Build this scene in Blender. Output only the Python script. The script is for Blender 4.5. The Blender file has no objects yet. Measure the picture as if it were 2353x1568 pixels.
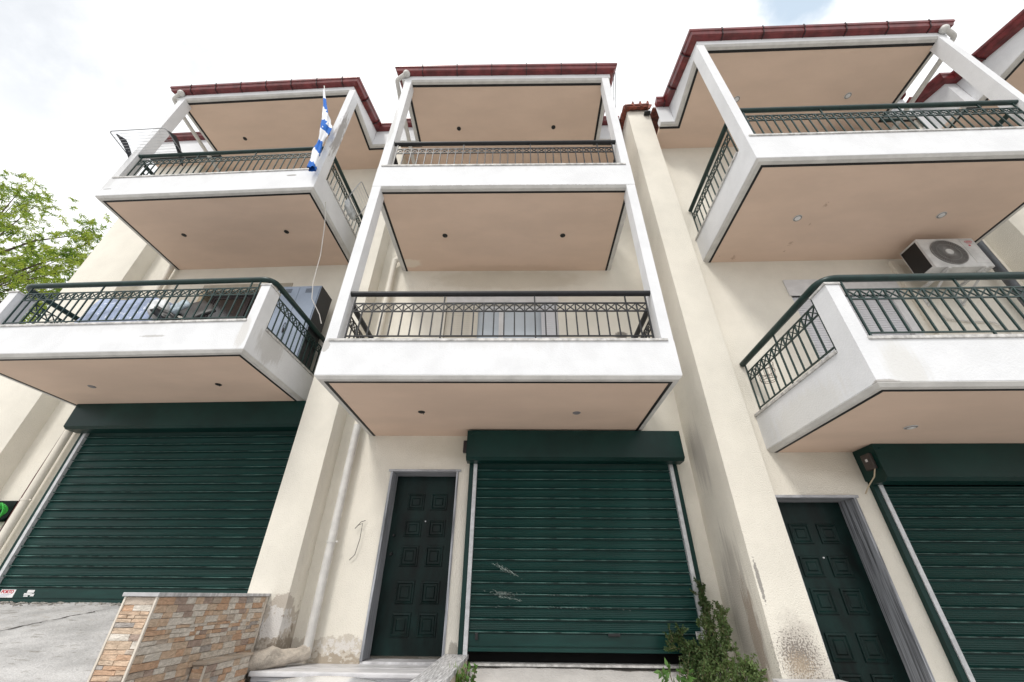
import bpy, bmesh, math, random
from mathutils import Vector, Matrix
random.seed(7)
R=math.radians
scene=bpy.context.scene
COL=scene.collection
EYE=1.65                                   # eye height above the street

# ------------------------------------------------------------------ camera
pitch, roll = R(32.5006), R(-0.5541)
r0=Vector((1,0,0)); u0=Vector((0,-math.sin(pitch),math.cos(pitch))); fw=Vector((0,math.cos(pitch),math.sin(pitch)))
cr=r0*math.cos(roll)-u0*math.sin(roll); cu=r0*math.sin(roll)+u0*math.cos(roll)
cd=bpy.data.cameras.new('camera'); cam=bpy.data.objects.new('camera',cd); COL.objects.link(cam)
cd.sensor_width=36; cd.lens=918.386/2353*36; cd.clip_start=.05; cd.clip_end=3000
cam.matrix_world=Matrix(((cr.x,cu.x,-fw.x,0),(cr.y,cu.y,-fw.y,0),(cr.z,cu.z,-fw.z,EYE),(0,0,0,1)))
scene.camera=cam
def pixdir(px,py):
    return (cr*((px-1176.5)/918.386)+cu*((784-py)/918.386)+fw).normalized()

# ------------------------------------------------------------------ sky, sun, exposure
SUN_EL, SUN_AZ = R(52), R(-28)             # sun behind and left of the viewer (azimuth measured from -Y towards -X)
sdir=Vector((math.sin(SUN_AZ)*math.cos(SUN_EL),-math.cos(SUN_AZ)*math.cos(SUN_EL),math.sin(SUN_EL)))
w=bpy.data.worlds.new('World'); scene.world=w; w.use_nodes=True
nt=w.node_tree; N=nt.nodes; K=nt.links; N.clear()
def nd(tree,t,**kw):
    n=tree.nodes.new(t)
    for k,v in kw.items():
        if k in n.inputs.keys() if not hasattr(n,k) else False: n.inputs[k].default_value=v
        else: setattr(n,k,v)
    return n
out=nd(nt,'ShaderNodeOutputWorld'); bg=nd(nt,'ShaderNodeBackground'); bg.inputs[1].default_value=.1
sky=nd(nt,'ShaderNodeTexSky',sky_type='NISHITA'); sky.sun_disc=False; sky.sun_elevation=SUN_EL
sky.sun_rotation=math.atan2(sdir.x,sdir.y); sky.air_density=1.0; sky.dust_density=1.5
tc=nd(nt,'ShaderNodeTexCoord')
n1=nd(nt,'ShaderNodeTexNoise'); n1.inputs['Scale'].default_value=3.2; n1.inputs['Detail'].default_value=7; n1.inputs['Roughness'].default_value=.58
n2=nd(nt,'ShaderNodeTexNoise'); n2.inputs['Scale'].default_value=1.7; n2.inputs['Detail'].default_value=4
K.new(tc.outputs['Generated'],n1.inputs['Vector']); K.new(tc.outputs['Generated'],n2.inputs['Vector'])
def vdot(d):
    v=nd(nt,'ShaderNodeVectorMath',operation='DOT_PRODUCT'); K.new(tc.outputs['Generated'],v.inputs[0]); v.inputs[1].default_value=d; return v.outputs['Value']
def mth(op,a,b=None,c=None,clamp=False,tree=None):
    tr=tree or nt
    m=nd(tr,'ShaderNodeMath',operation=op); m.use_clamp=clamp
    for i,x in enumerate((a,b,c)):
        if x is None: continue
        if isinstance(x,(int,float)): m.inputs[i].default_value=x
        else: tr.links.new(x,m.inputs[i])
    return m.outputs[0]
def smooth(x,a,b,tree=None):
    tr=tree or nt
    m=nd(tr,'ShaderNodeMapRange',interpolation_type='SMOOTHSTEP'); tr.links.new(x,m.inputs[0])
    m.inputs[1].default_value=a; m.inputs[2].default_value=b; return m.outputs[0]
# a gap in the cloud where the blue shows, seen at the top right, and thin grey-blue cloud at the top left
g1=smooth(mth('ADD',vdot(pixdir(1825,-10)),mth('MULTIPLY',mth('SUBTRACT',n1.outputs['Fac'],.5),.016)),.9965,.9993)
g2=smooth(vdot(pixdir(230,40)),.955,.999)
gap=mth('MULTIPLY',g1,.85)
thin=mth('MULTIPLY',mth('MULTIPLY',g2,smooth(n1.outputs['Fac'],.36,.62)),1.0)
cl=nd(nt,'ShaderNodeMixRGB'); cl.inputs[1].default_value=(9.2,9.3,9.45,1); cl.inputs[2].default_value=(11.0,11.0,10.95,1)
K.new(smooth(n2.outputs['Fac'],.35,.62),cl.inputs[0])
cl2=nd(nt,'ShaderNodeMixRGB'); cl2.inputs[2].default_value=(6.4,6.65,7.0,1); K.new(cl.outputs[0],cl2.inputs[1]); K.new(thin,cl2.inputs[0])
mx=nd(nt,'ShaderNodeMixRGB'); K.new(gap,mx.inputs[0]); K.new(cl2.outputs[0],mx.inputs[1])
skb=nd(nt,'ShaderNodeMixRGB',blend_type='MIX'); skb.inputs[0].default_value=.62; skb.inputs[2].default_value=(6.0,7.5,8.8,1); K.new(sky.outputs[0],skb.inputs[1])
K.new(skb.outputs[0],mx.inputs[2])
K.new(mx.outputs[0],bg.inputs[0]); K.new(bg.outputs[0],out.inputs[0])
sd=bpy.data.lights.new('sun','SUN'); sd.energy=1.5; sd.angle=R(12); sd.color=(1,.96,.9)
sun=bpy.data.objects.new('sun',sd); COL.objects.link(sun); sun.rotation_euler=(-sdir).to_track_quat('-Z','Y').to_euler(); sun.location=(0,-5,30)
scene.view_settings.view_transform='Standard'; scene.view_settings.look='None'
scene.view_settings.exposure=0.42; scene.view_settings.gamma=1; scene.view_settings.use_curve_mapping=False
scene.render.resolution_x=1024; scene.render.resolution_y=682
scene.render.engine='CYCLES'
try:
    scene.cycles.max_bounces=8; scene.cycles.diffuse_bounces=5
except Exception: pass

# ------------------------------------------------------------------ materials
def srgb(r,g,b):
    f=lambda c:(c/255/12.92 if c/255<=.04045 else ((c/255+.055)/1.055)**2.4)
    return (f(r),f(g),f(b),1)
MATS={}
def mat(name,col,rough=.8,var=.06,scale=6,bump=0,bscale=60,metal=0,spec=.5,stains=(),stretch=(1,1,1),fine=0,coat=0,rnd=0,ramp=None):
    """colour with large soft variation, fine grain, bump, and shaped stains in object space"""
    if name in MATS: return MATS[name]
    m=bpy.data.materials.new(name); m.use_nodes=True; t=m.node_tree; L=t.links
    b=t.nodes['Principled BSDF']; b.inputs['Roughness'].default_value=rough; b.inputs['Metallic'].default_value=metal
    b.inputs['Specular IOR Level'].default_value=spec
    if coat: b.inputs['Coat Weight'].default_value=coat
    c=nd(t,'ShaderNodeTexCoord'); mp=nd(t,'ShaderNodeMapping'); mp.inputs['Scale'].default_value=stretch; L.new(c.outputs['Object'],mp.inputs[0])
    no=nd(t,'ShaderNodeTexNoise'); no.inputs['Scale'].default_value=scale; no.inputs['Detail'].default_value=6; no.inputs['Roughness'].default_value=.6; L.new(mp.outputs[0],no.inputs[0])
    hs=nd(t,'ShaderNodeMixRGB'); c4=tuple(col[:3])+(1,)
    lo=tuple(x*(1-var*2.2) for x in col[:3])+(1,); hi=tuple(min(1,x*(1+var*1.2)) for x in col[:3])+(1,)
    hs.inputs[1].default_value=lo; hs.inputs[2].default_value=hi; L.new(smooth(no.outputs['Fac'],.3,.7,t),hs.inputs[0]); cur=hs.outputs[0]
    if rnd:
        oi=nd(t,'ShaderNodeObjectInfo'); rp=nd(t,'ShaderNodeValToRGB'); rp.color_ramp.interpolation='CONSTANT'
        els=rp.color_ramp.elements
        for i,(p,cc) in enumerate(ramp):
            e=els[i] if i<2 else els.new(p); e.position=p; e.color=cc
        L.new(oi.outputs['Random'],rp.inputs[0])
        mm=nd(t,'ShaderNodeMixRGB',blend_type='MULTIPLY'); mm.inputs[0].default_value=1; L.new(cur,mm.inputs[1]); L.new(rp.outputs[0],mm.inputs[2]); cur=mm.outputs[0]
    if fine:
        nf=nd(t,'ShaderNodeTexNoise'); nf.inputs['Scale'].default_value=170; nf.inputs['Detail'].default_value=3; L.new(mp.outputs[0],nf.inputs[0])
        mm=nd(t,'ShaderNodeMixRGB',blend_type='MULTIPLY'); mm.inputs[0].default_value=1; L.new(cur,mm.inputs[1])
        mr=nd(t,'ShaderNodeMapRange'); mr.inputs[1].default_value=.3; mr.inputs[2].default_value=.7; mr.inputs[3].default_value=1-fine; mr.inputs[4].default_value=1+fine*.6; L.new(nf.outputs['Fac'],mr.inputs[0]); L.new(mr.outputs[0],mm.inputs[2]); cur=mm.outputs[0]
    for s in stains:
        ctr,rad,colr,nsc,st,edge,strch=s
        sb=nd(t,'ShaderNodeVectorMath',operation='SUBTRACT'); L.new(c.outputs['Object'],sb.inputs[0]); sb.inputs[1].default_value=ctr
        dv=nd(t,'ShaderNodeVectorMath',operation='DIVIDE'); L.new(sb.outputs[0],dv.inputs[0]); dv.inputs[1].default_value=rad
        ln=nd(t,'ShaderNodeVectorMath',operation='LENGTH'); L.new(dv.outputs[0],ln.inputs[0])
        m2=nd(t,'ShaderNodeMapping'); m2.inputs['Scale'].default_value=strch; L.new(c.outputs['Object'],m2.inputs[0])
        nn=nd(t,'ShaderNodeTexNoise'); nn.inputs['Scale'].default_value=nsc; nn.inputs['Detail'].default_value=8; nn.inputs['Roughness'].default_value=.65; L.new(m2.outputs[0],nn.inputs[0])
        v=mth('SUBTRACT',1.0,ln.outputs['Value'],tree=t); v=mth('ADD',v,mth('MULTIPLY',mth('SUBTRACT',nn.outputs['Fac'],.5,tree=t),edge[1],tree=t),tree=t)
        k=mth('MULTIPLY',smooth(v,edge[0],edge[0]+edge[2],t),st,tree=t)
        x=nd(t,'ShaderNodeMixRGB'); L.new(k,x.inputs[0]); L.new(cur,x.inputs[1]); x.inputs[2].default_value=tuple(colr[:3])+(1,); cur=x.outputs[0]
    L.new(cur,b.inputs['Base Color'])
    if bump:
        nb=nd(t,'ShaderNodeTexNoise'); nb.inputs['Scale'].default_value=bscale; nb.inputs['Detail'].default_value=5; L.new(mp.outputs[0],nb.inputs[0])
        bp=nd(t,'ShaderNodeBump'); bp.inputs['Strength'].default_value=bump; bp.inputs['Distance'].default_value=.01; L.new(nb.outputs['Fac'],bp.inputs['Height']); L.new(bp.outputs[0],b.inputs['Normal'])
    MATS[name]=m; return m

CREAM=(.765,.728,.645)
def cream(name,stains=()): return mat(name,CREAM,.9,.03,1.6,.75,75,fine=.06,stains=tuple(stains)+(((0,0,0),(60,60,60),(.66,.61,.53),1.2,.35,(1.05,1.0,.2),(1.5,1.5,.5)),))
M_cream=cream('cream_stucco')
def white(name,stains=()): return mat(name,(.72,.73,.75),.8,.03,2.2,.3,60,fine=.03,stains=tuple(stains)+(((0,0,0),(60,60,60),(.50,.49,.47),5,.45,(1.07,1.0,.22),(3,3,.22)),((0,0,0),(60,60,60),(.40,.38,.36),30,.6,(1.20,1.1,.05),(1,1,1))))
M_white=white('white_paint')
M_under=mat('shaded_white_edge',(.62,.61,.59),.85,.05,5,.1,60,stretch=(1,1,1),fine=.05)  # white paint toned down: shade of the underside put into the colour
SOF=(.73,.56,.45)
M_soffit=mat('peach_soffit_paint',SOF,.85,.028,.8,.15,90,fine=.03,stretch=(1,2.5,1))
def soffit_mat(h):
    if h=='M': return mat('peach_soffit_patched',SOF,.85,.028,.8,.15,90,fine=.03,stretch=(1,2.5,1),stains=[(rel('M',(-2.02,5.5,5.23)),(.30,.16,.1),(.78,.70,.60),9,.75,(.2,.9,.25),(1,1,1)),(rel('M',(-.3,5.7,5.23)),(2.2,.22,.1),(.58,.43,.33),4,.5,(.2,.9,.4),(1,1,1))])
    if h=='R': 
        sp=[((4.36,3.97),.10),((4.35,4.33),.06),((4.27,4.71),.12),((4.26,4.89),.07),((3.50,5.02),.13),((3.25,4.98),.04)]
        return mat('peach_soffit_peeling',SOF,.85,.028,.8,.15,90,fine=.03,stretch=(1,2.5,1),stains=[(rel('R',(x,y,4.8)),(r_*.75,r_*1.3,.1),(.42,.27,.19),48,.6,(.70,1.9,.1),(1,1,1)) for (x,y),r_ in sp])
    return M_soffit
M_strip=mat('black_joint',(.006,.006,.007),.6,.1)
M_green=mat('dark_green_rail_paint',(.007,.030,.027),.35,.12,12,.03,80,spec=.4)
M_char=mat('charcoal_rail_paint',(.013,.014,.017),.42,.15,12,.03,80,spec=.35)
def shut(name,stains=()): return mat(name,(.0055,.043,.037),.36,.14,2.2,.05,40,spec=.30,stretch=(.5,1,3),fine=.06,stains=stains)
M_shut=shut('green_slat_metal')
M_ridge=mat('worn_ridge_highlight',(.075,.145,.13),.45,.45,9,.1,60,fine=.3,stretch=(.6,1,1))  # highlight along each slat roll painted in as lighter, patchily worn green
M_box=mat('green_box_metal',(.004,.030,.026),.38,.12,2,.04,8,spec=.25)
M_door=mat('dark_green_door_paint',(.003,.015,.0135),.40,.3,5,.1,40,spec=.2,stretch=(1,1,.4),fine=.08)
M_alu=mat('aluminium',(.58,.59,.61),.45,.08,20,.03,100,metal=.15)
M_marble=mat('grey_marble',(.60,.60,.615),.42,.16,4,.04,40,stretch=(1.2,7,1),fine=.05)
M_riser=mat('horizontal_striped_marble',(.50,.505,.53),.42,.22,4,.04,40,stretch=(.5,1,9),fine=.05)
M_marble_v=mat('grey_striped_marble',(.36,.375,.41),.35,.34,5,.04,40,stretch=(6,14,.35),fine=.06)
M_sill=mat('marble_sill',(.55,.54,.525),.6,.18,14,.08,60,fine=.08)
M_gut=mat('oxblood_gutter_metal',(.165,.028,.030),.28,.2,6,.03,60,spec=.45,fine=.08)
M_strap=mat('dark_gutter_strap',(.035,.012,.014),.5,.1)
M_tile=mat('terracotta_roof_tile',(.22,.055,.03),.75,.3,14,.4,60,fine=.1)
M_pvc=mat('weathered_white_pipe',(.62,.61,.585),.5,.05,9,.05,60,fine=.05)
M_pvcc=mat('cream_painted_pipe',(.72,.68,.60),.6,.03,3,.05,60,fine=.05)
M_conc=mat('worn_concrete',(.52,.515,.51),.92,.10,2.6,1.0,34,fine=.28,
   stains=[((0,0,0),(60,60,60),(.40,.37,.33),3.4,.6,(1.04,1.0,.10),(1,2.6,1)),((0,0,0),(60,60,60),(.22,.205,.18),5,.65,(1.06,1.5,.14),(1,3.5,1)),((0,0,0),(60,60,60),(.14,.13,.12),24,.7,(1.17,1.5,.08),(1,2,1)),((0,0,0),(60,60,60),(.68,.675,.67),1.3,.5,(1.04,1.0,.2),(1,1.8,1))])
M_street=mat('street_concrete',(.40,.39,.375),.95,.12,.6,.4,40,fine=.08)
M_glass=mat('pale_window_glass',(.52,.58,.64),.12,.05,1,spec=.8)
M_dglass=mat('dark_window_glass',(.012,.010,.012),.15,.2,1,spec=.8)
M_dframe=mat('dark_brown_window_frame',(.024,.017,.02),.4,.1)
M_wframe=mat('white_window_frame',(.68,.68,.69),.4,.05)
M_wslat=mat('white_roller_slat',(.66,.665,.70),.5,.05)
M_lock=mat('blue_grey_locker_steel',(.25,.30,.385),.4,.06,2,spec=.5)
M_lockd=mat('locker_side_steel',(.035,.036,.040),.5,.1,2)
M_acw=mat('air_conditioner_casing',(.60,.60,.59),.5,.09,5,.04,30,fine=.05)
M_acg=mat('air_conditioner_grille',(.30,.29,.28),.5,.1,20)
M_black=mat('black_plastic',(.008,.008,.009),.5,.1)
M_dark=mat('dark_interior',(.01,.009,.009),.9,.1)
M_grey=mat('grey_metal_post',(.10,.11,.125),.4,.08)
M_label=mat('sticker_white',(.75,.75,.76),.5,.05)
M_red=mat('sticker_red',(.55,.03,.05),.5,.05)
M_blk2=mat('print_dark',(.05,.05,.06),.5,.05)
M_wire=mat('white_cable',(.62,.60,.57),.5,.05)
M_brown=mat('brown_cable',(.09,.02,.018),.5,.1)
M_hose=mat('green_hose_plastic',(.03,.42,.05),.35,.1)
M_car=mat('white_car_paint',(.80,.80,.81),.2,.01,spec=.6,coat=.6)
M_rub=mat('black_rubber',(.015,.015,.015),.8,.1)

# ------------------------------------------------------------------ frames and object helpers
YAW={'L':R(3.2991),'M':R(1.1061),'R':R(2.2772),'Q':R(2.2772),'W':0.0}
def W(h,p):
    a=YAW[h]; x,y,z=p
    return Vector((x*math.cos(a)+y*math.sin(a),-x*math.sin(a)+y*math.cos(a),z+EYE))
CUR={'h':'M','o':Vector((0,0,0))}
def setprops(o,label=None,cat=None,group=None,kind=None):
    if label: o['label']=label
    if cat: o['category']=cat
    if group: o['group']=group
    if kind: o['kind']=kind
    return o
def thing(name,label,cat,h,base,group=None):
    o=bpy.data.objects.new(name,None); COL.objects.link(o); o.empty_display_size=.2
    o.location=W(h,base); o.rotation_euler=(0,0,-YAW[h]); CUR['h']=h; CUR['o']=Vector(base)
    o['_h']=h; o['_b']=base
    return setprops(o,label,cat,group)
def use(root):
    CUR['h']=root['_h']; CUR['o']=Vector(root['_b'])
def obj(name,bm,m,parent=None,smooth_ang=None,h=None,base=None):
    """bm vertices are in house-frame coordinates"""
    o0=CUR['o'] if parent is not None else Vector(base)
    bmesh.ops.translate(bm,verts=bm.verts,vec=-o0)
    me=bpy.data.meshes.new(name); bm.normal_update(); bm.to_mesh(me); bm.free()
    for mm in (m if isinstance(m,(list,tuple)) else [m]): me.materials.append(mm)
    if smooth_ang is not None:
        for p in me.polygons: p.use_smooth=True
        try: me.set_sharp_from_angle(angle=R(smooth_ang))
        except Exception: pass
    o=bpy.data.objects.new(name,me); COL.objects.link(o)
    if parent is not None: o.parent=parent
    else:
        o.location=W(h,base); o.rotation_euler=(0,0,-YAW[h])
    return o
def inst(src,off,parent,rot=None):
    o=bpy.data.objects.new(src.name.split('.')[0],src.data); COL.objects.link(o); o.parent=parent; o.location=off
    if rot is not None: o.rotation_euler=rot
    return o
def box(bm,x0,x1,y0,y1,z0,z1,bev=0,mi=0):
    vs=[bm.verts.new((x,y,z)) for z in (z0,z1) for y in (y0,y1) for x in (x0,x1)]
    fs=[(0,2,3,1),(4,5,7,6),(0,1,5,4),(2,6,7,3),(0,4,6,2),(1,3,7,5)]
    F=[bm.faces.new([vs[i] for i in f]) for f in fs]
    for f in F: f.material_index=mi
    if bev:
        es=list({e for f in F for e in f.edges})
        bmesh.ops.bevel(bm,geom=es,offset=bev,segments=2,affect='EDGES',profile=.6)
    return bm
def B(*a,**k):
    bm=bmesh.new(); box(bm,*a,**k); return bm
def tube(bm,pts,r,n=8,cap=True,rs=None):
    pts=[Vector(p) for p in pts]; rings=[]
    d=(pts[1]-pts[0]).normalized(); up=Vector((0,0,1)) if abs(d.z)<.9 else Vector((1,0,0))
    s=d.cross(up).normalized(); t=s.cross(d).normalized()
    for i,p in enumerate(pts):
        if 0<i<len(pts)-1: dd=((pts[i+1]-p).normalized()+(p-pts[i-1]).normalized()).normalized()
        elif i==0: dd=(pts[1]-p).normalized()
        else: dd=(p-pts[i-1]).normalized()
        q=d.rotation_difference(dd); s=(q@s); t=(q@t); d=dd
        k=1
        if 0<i<len(pts)-1:
            ca=max(.5,(pts[i+1]-p).normalized().dot(dd)); 
        rr=(rs[i] if rs else r)
        rings.append([bm.verts.new(p+(s*math.cos(2*math.pi*j/n)+t*math.sin(2*math.pi*j/n))*rr) for j in range(n)])
    for a,b in zip(rings,rings[1:]):
        for j in range(n): bm.faces.new((a[j],a[(j+1)%n],b[(j+1)%n],b[j]))
    if cap:
        bm.faces.new(rings[0][::-1]); bm.faces.new(rings[-1])
    return bm
def bar(bm,a,b,w,d=None):
    """square bar between points"""
    a=Vector(a);b=Vector(b); dd=(b-a).normalized(); up=Vector((0,1,0)) if abs(dd.y)<.8 else Vector((0,0,1))
    s=dd.cross(up).normalized()*w/2; t=dd.cross(s).normalized()*(d or w)/2
    vs=[bm.verts.new(p+x) for p in (a,b) for x in (s+t,s-t,-s-t,-s+t)]
    for f in ((3,2,1,0),(4,5,6,7),(0,1,5,4),(1,2,6,5),(2,3,7,6),(3,0,4,7)): bm.faces.new([vs[i] for i in f])
    return bm
def sweep(bm,path,prof,closed_prof=True,zs=None,cap=True,mi=0):
    """path: XY points; prof: (inward offset, z). inward = left-hand normal of travel. mitred."""
    n=len(path); P=[Vector((p[0],p[1])) for p in path]; rings=[]
    for i in range(n):
        def nrm(a,b):
            d=(b-a).normalized(); return Vector((-d.y,d.x))
        if i==0: m=nrm(P[0],P[1])
        elif i==n-1: m=nrm(P[-2],P[-1])
        else:
            a=nrm(P[i-1],P[i]); b=nrm(P[i],P[i+1]); m=(a+b); m=m/ (m.length_squared/2) if m.length_squared>1e-6 else a
        z=zs[i] if zs else 0
        rings.append([bm.verts.new((P[i].x+m.x*o,P[i].y+m.y*o,z+zz)) for o,zz in prof])
    k=len(prof)
    for a,b in zip(rings,rings[1:]):
        for j in range(k if closed_prof else k-1):
            f=bm.faces.new((a[j],b[j],b[(j+1)%k],a[(j+1)%k])); f.material_index=mi
    if cap and closed_prof:
        try: bm.faces.new(rings[0][::-1]); bm.faces.new(rings[-1])
        except Exception: pass
    bmesh.ops.recalc_face_normals(bm,faces=bm.faces)
    return bm
def arc_path(pts,rad,seg=5):
    """round the corners of a 3D polyline"""
    P=[Vector(p) for p in pts]; o=[P[0]]
    for i in range(1,len(P)-1):
        a=(P[i-1]-P[i]).normalized(); b=(P[i+1]-P[i]).normalized()
        p0=P[i]+a*rad; p1=P[i]+b*rad
        for s in range(seg+1):
            t=s/seg; o.append((1-t)**2*p0+2*t*(1-t)*P[i]+t*t*p1)
    o.append(P[-1]); return o
def wall_panel(bm,x0,x1,z0,z1,y,holes,depth=.2):
    xs=sorted({x0,x1,*[v for h in holes for v in h[:2]]}); zs=sorted({z0,z1,*[v for h in holes for v in h[2:]]})
    xs=[v for v in xs if x0<=v<=x1]; zs=[v for v in zs if z0<=v<=z1]
    for i in range(len(xs)-1):
        for j in range(len(zs)-1):
            cx=(xs[i]+xs[i+1])/2; cz=(zs[j]+zs[j+1])/2
            if any(h[0]<cx<h[1] and h[2]<cz<h[3] for h in holes): continue
            bm.faces.new([bm.verts.new(p) for p in ((xs[i],y,zs[j]),(xs[i+1],y,zs[j]),(xs[i+1],y,zs[j+1]),(xs[i],y,zs[j+1]))])
    for a,b,c,d in holes:
        c=max(c,z0)
        for q in (((a,c),(a,d)),((b,d),(b,c)),((a,d),(b,d)),((b,c),(a,c))):
            (xa,za),(xb,zb)=q
            bm.faces.new([bm.verts.new(p) for p in ((xa,y,za),(xb,y,zb),(xb,y+depth,zb),(xa,y+depth,za))])
    bmesh.ops.remove_doubles(bm,verts=bm.verts,dist=.0005)
    return bm

# ------------------------------------------------------------------ ground
def ground_h(x,y):
    xc=max(-14,min(14,x)); base=-1.62-.095*(xc+1)
    return base+ (0.0 if y>-6 else 0)
bm=bmesh.new()
xs=[-400,-120,-40,-20,-14]+[-14+i*1.4 for i in range(1,21)]+[20,40,120,400]; ys=[-400,-100,-30,-12,-6,-3,-1,1,2.2,4,8,20,60,400]
g={}
for i,x in enumerate(xs):
    for j,y in enumerate(ys): g[i,j]=bm.verts.new((x,y,ground_h(x,y)))
for i in range(len(xs)-1):
    for j in range(len(ys)-1): bm.faces.new((g[i,j],g[i+1,j],g[i+1,j+1],g[i,j+1]))
o=obj('street',bm,M_street,h='W',base=(0,0,0)); setprops(o,'pale concrete street sloping down to the right',kind='structure')

def ramp(h,x0,x1,yb,zb,yf,zf,m,label,crack=False,name='driveway_ramp'):
    bm=bmesh.new(); nx,ny=26,30; v={}
    rnd=random.Random(3)
    for i in range(nx+1):
        for j in range(ny+1):
            t=j/ny; x=x0+(x1-x0)*i/nx; y=yb+(yf-yb)*t; z=zb+(zf-zb)*t+rnd.uniform(-.007,.007)+.01*math.sin(x*2.1+y*1.3)
            v[i,j]=bm.verts.new((x,y,z))
    for i in range(nx):
        for j in range(ny): bm.faces.new((v[i,j],v[i,j+1],v[i+1,j+1],v[i+1,j]))
    # sides down to the street
    for i,s in ((0,-1),(nx,1)):
        lo=[bm.verts.new((v[i,j].co.x,v[i,j].co.y,-2.9)) for j in range(ny+1)]
        for j in range(ny): bm.faces.new((v[i,j],v[i,j+1],lo[j+1],lo[j]))
    bmesh.ops.recalc_face_normals(bm,faces=bm.faces)
    o=obj(name,bm,m,h=h,base=((x0+x1)/2,yb,zb),smooth_ang=30); setprops(o,label,kind='structure'); return o
M_rampM=mat('speckled_ramp_concrete',(.60,.58,.56),.95,.05,3,.8,50,fine=.05,
   stains=[((0,0,0),(60,60,60),(.18,.16,.14),38,.7,(1.155,1.0,.03),(1,1,1)),((0,-.05,0),(3,.12,.2),(.16,.14,.12),14,.8,(.3,.9,.2),(1,1,1))])
ramp('L',-11.0,-3.5,6.06,-.12,2.3,-.95,M_conc,'worn grey concrete ramp with a long crack in front of the leftmost roller shutter')
ramp('M',-.56,2.34,5.80,-.655,2.3,-1.55,M_rampM,'pale speckled concrete ramp in front of the middle roller shutter')
ramp('R',3.9,7.9,5.16,-1.08,1.6,-1.95,M_conc,'grey concrete ramp in front of the right roller shutter')
# crack and rubble lines on the left ramp (real relief)
bm=bmesh.new(); rnd=random.Random(5)
def rampz(y): return -.12+(y-6.06)*(.83/3.76)
def crackline(a,b,wd):
    n=26; pts=[]
    for i in range(n+1):
        t=i/n; x=a[0]+(b[0]-a[0])*t+rnd.uniform(-.02,.02); y=a[1]+(b[1]-a[1])*t+rnd.uniform(-.02,.02); pts.append((x,y))
    for i in range(n):
        w0=wd*(.4+rnd.random())*(1 if 2<i<n-3 else .4)
        p,q=pts[i],pts[i+1]
        z0=rampz(p[1])+.01*math.sin(p[0]*2.1+p[1]*1.3)+.006; z1=rampz(q[1])+.01*math.sin(q[0]*2.1+q[1]*1.3)+.006
        bm.faces.new([bm.verts.new(c) for c in ((p[0]-w0,p[1]-w0,z0),(q[0]-w0,q[1]-w0,z1),(q[0]+w0,q[1]+w0,z1),(p[0]+w0,p[1]+w0,z0))])
crackline((-5.35,5.75),(-5.75,4.75),.010); crackline((-5.75,4.75),(-6.0,4.3),.014); crackline((-5.8,4.8),(-5.95,4.55),.008); crackline((-5.0,4.3),(-5.5,4.0),.006)
o=obj('ramp_crack',bm,mat('crack_shadow_dirt',(.10,.095,.09),.95,.2),h='L',base=(-5.5,4.8,-.4)); setprops(o,'thin dirty cracks running across the left concrete ramp',kind='structure')
bm=bmesh.new()                                     # broken rough lip along the left threshold
for i in range(520):
    x=-11+rnd.random()*7.3; y=6.0-abs(rnd.gauss(0,.07)); s=rnd.uniform(.006,.024); z=rampz(y)+s*.2
    m4=Matrix.Translation((x,y,z))@Matrix.Rotation(rnd.random()*3,4,'Z')@Matrix.Rotation(rnd.random(),4,'X')@Matrix.Diagonal((s*1.6,s,s*.6,1))
    bmesh.ops.create_icosphere(bm,subdivisions=1,radius=1,matrix=m4)
o=obj('rubble',bm,mat('rubble_grit',(.36,.34,.31),.95,.3,20,.5,60),h='L',base=(-7,6,-.1)); setprops(o,'grit and broken mortar along the foot of the left shutter',kind='stuff')

# ------------------------------------------------------------------ house builder
PITCH=.125
def cross_mesh(parent,m,wd,hh,kink=False):
    bm=bmesh.new()
    bar(bm,(-wd/2,0,0),(wd/2,0,hh),.011); bar(bm,(-wd/2,.001,hh),(wd/2,.001,0),.011)
    m4=Matrix.Translation((0,0,hh/2))@Matrix.Diagonal((.013,.011,.013,1)); bmesh.ops.create_icosphere(bm,subdivisions=1,radius=1,matrix=m4)
    return bm
def run_rail(rail,p0,p1,zs,zr,m,botbar=True,flip=False,post_every=8,proto={}):
    """balusters, bars and crosses along p0->p1 (house frame XY) ; zs sill top, zr rail centre"""
    a=Vector((*p0,0)); b=Vector((*p1,0)); L_=(b-a).length; d=(b-a)/L_; n=max(1,round(L_/PITCH)); s=L_/n
    ang=math.atan2(d.y,d.x); zt=zr-.15; zl=zr-.272; zb=zs+.075 if botbar else zs+.012
    o0=CUR['o']
    for z,nm in ((zt,'upper_bar'),(zl,'lower_bar'),(zb,'bottom_bar')):
        bm=bmesh.new(); bar(bm,a+Vector((0,0,z)),b+Vector((0,0,z)),.015,.015); obj(nm,bm,m,rail)
    bm=bmesh.new(); bar(bm,(0,0,zb),(0,0,zt),.0155); pb=None
    for i in range(n+1):
        p=a+d*s*i
        if pb is None:
            bmesh.ops.translate(bm,verts=bm.verts,vec=o0); pb=obj('baluster',bm,m,rail); pb.location=(p.x-o0.x,p.y-o0.y,-o0.z); pb.rotation_euler=(0,0,ang)
        else: inst(pb,(p.x-o0.x,p.y-o0.y,-o0.z),rail,(0,0,ang))
        if i%post_every==0 or i==n:
            bm2=bmesh.new(); bar(bm2,(p.x,p.y,zs),(p.x,p.y,zr-.01),.0165); obj('post',bm2,m,rail)
    pc=None
    for i in range(n):
        p=a+d*s*(i+.5)
        if pc is None:
            bm=cross_mesh(rail,m,s,zt-zl); bmesh.ops.translate(bm,verts=bm.verts,vec=o0)
            pc=obj('cross_ornament',bm,m,rail); pc.location=(p.x-o0.x,p.y-o0.y,zl-o0.z); pc.rotation_euler=(0,0,ang)
        else: inst(pc,(p.x-o0.x,p.y-o0.y,zl-o0.z),rail,(0,0,ang))

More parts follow.
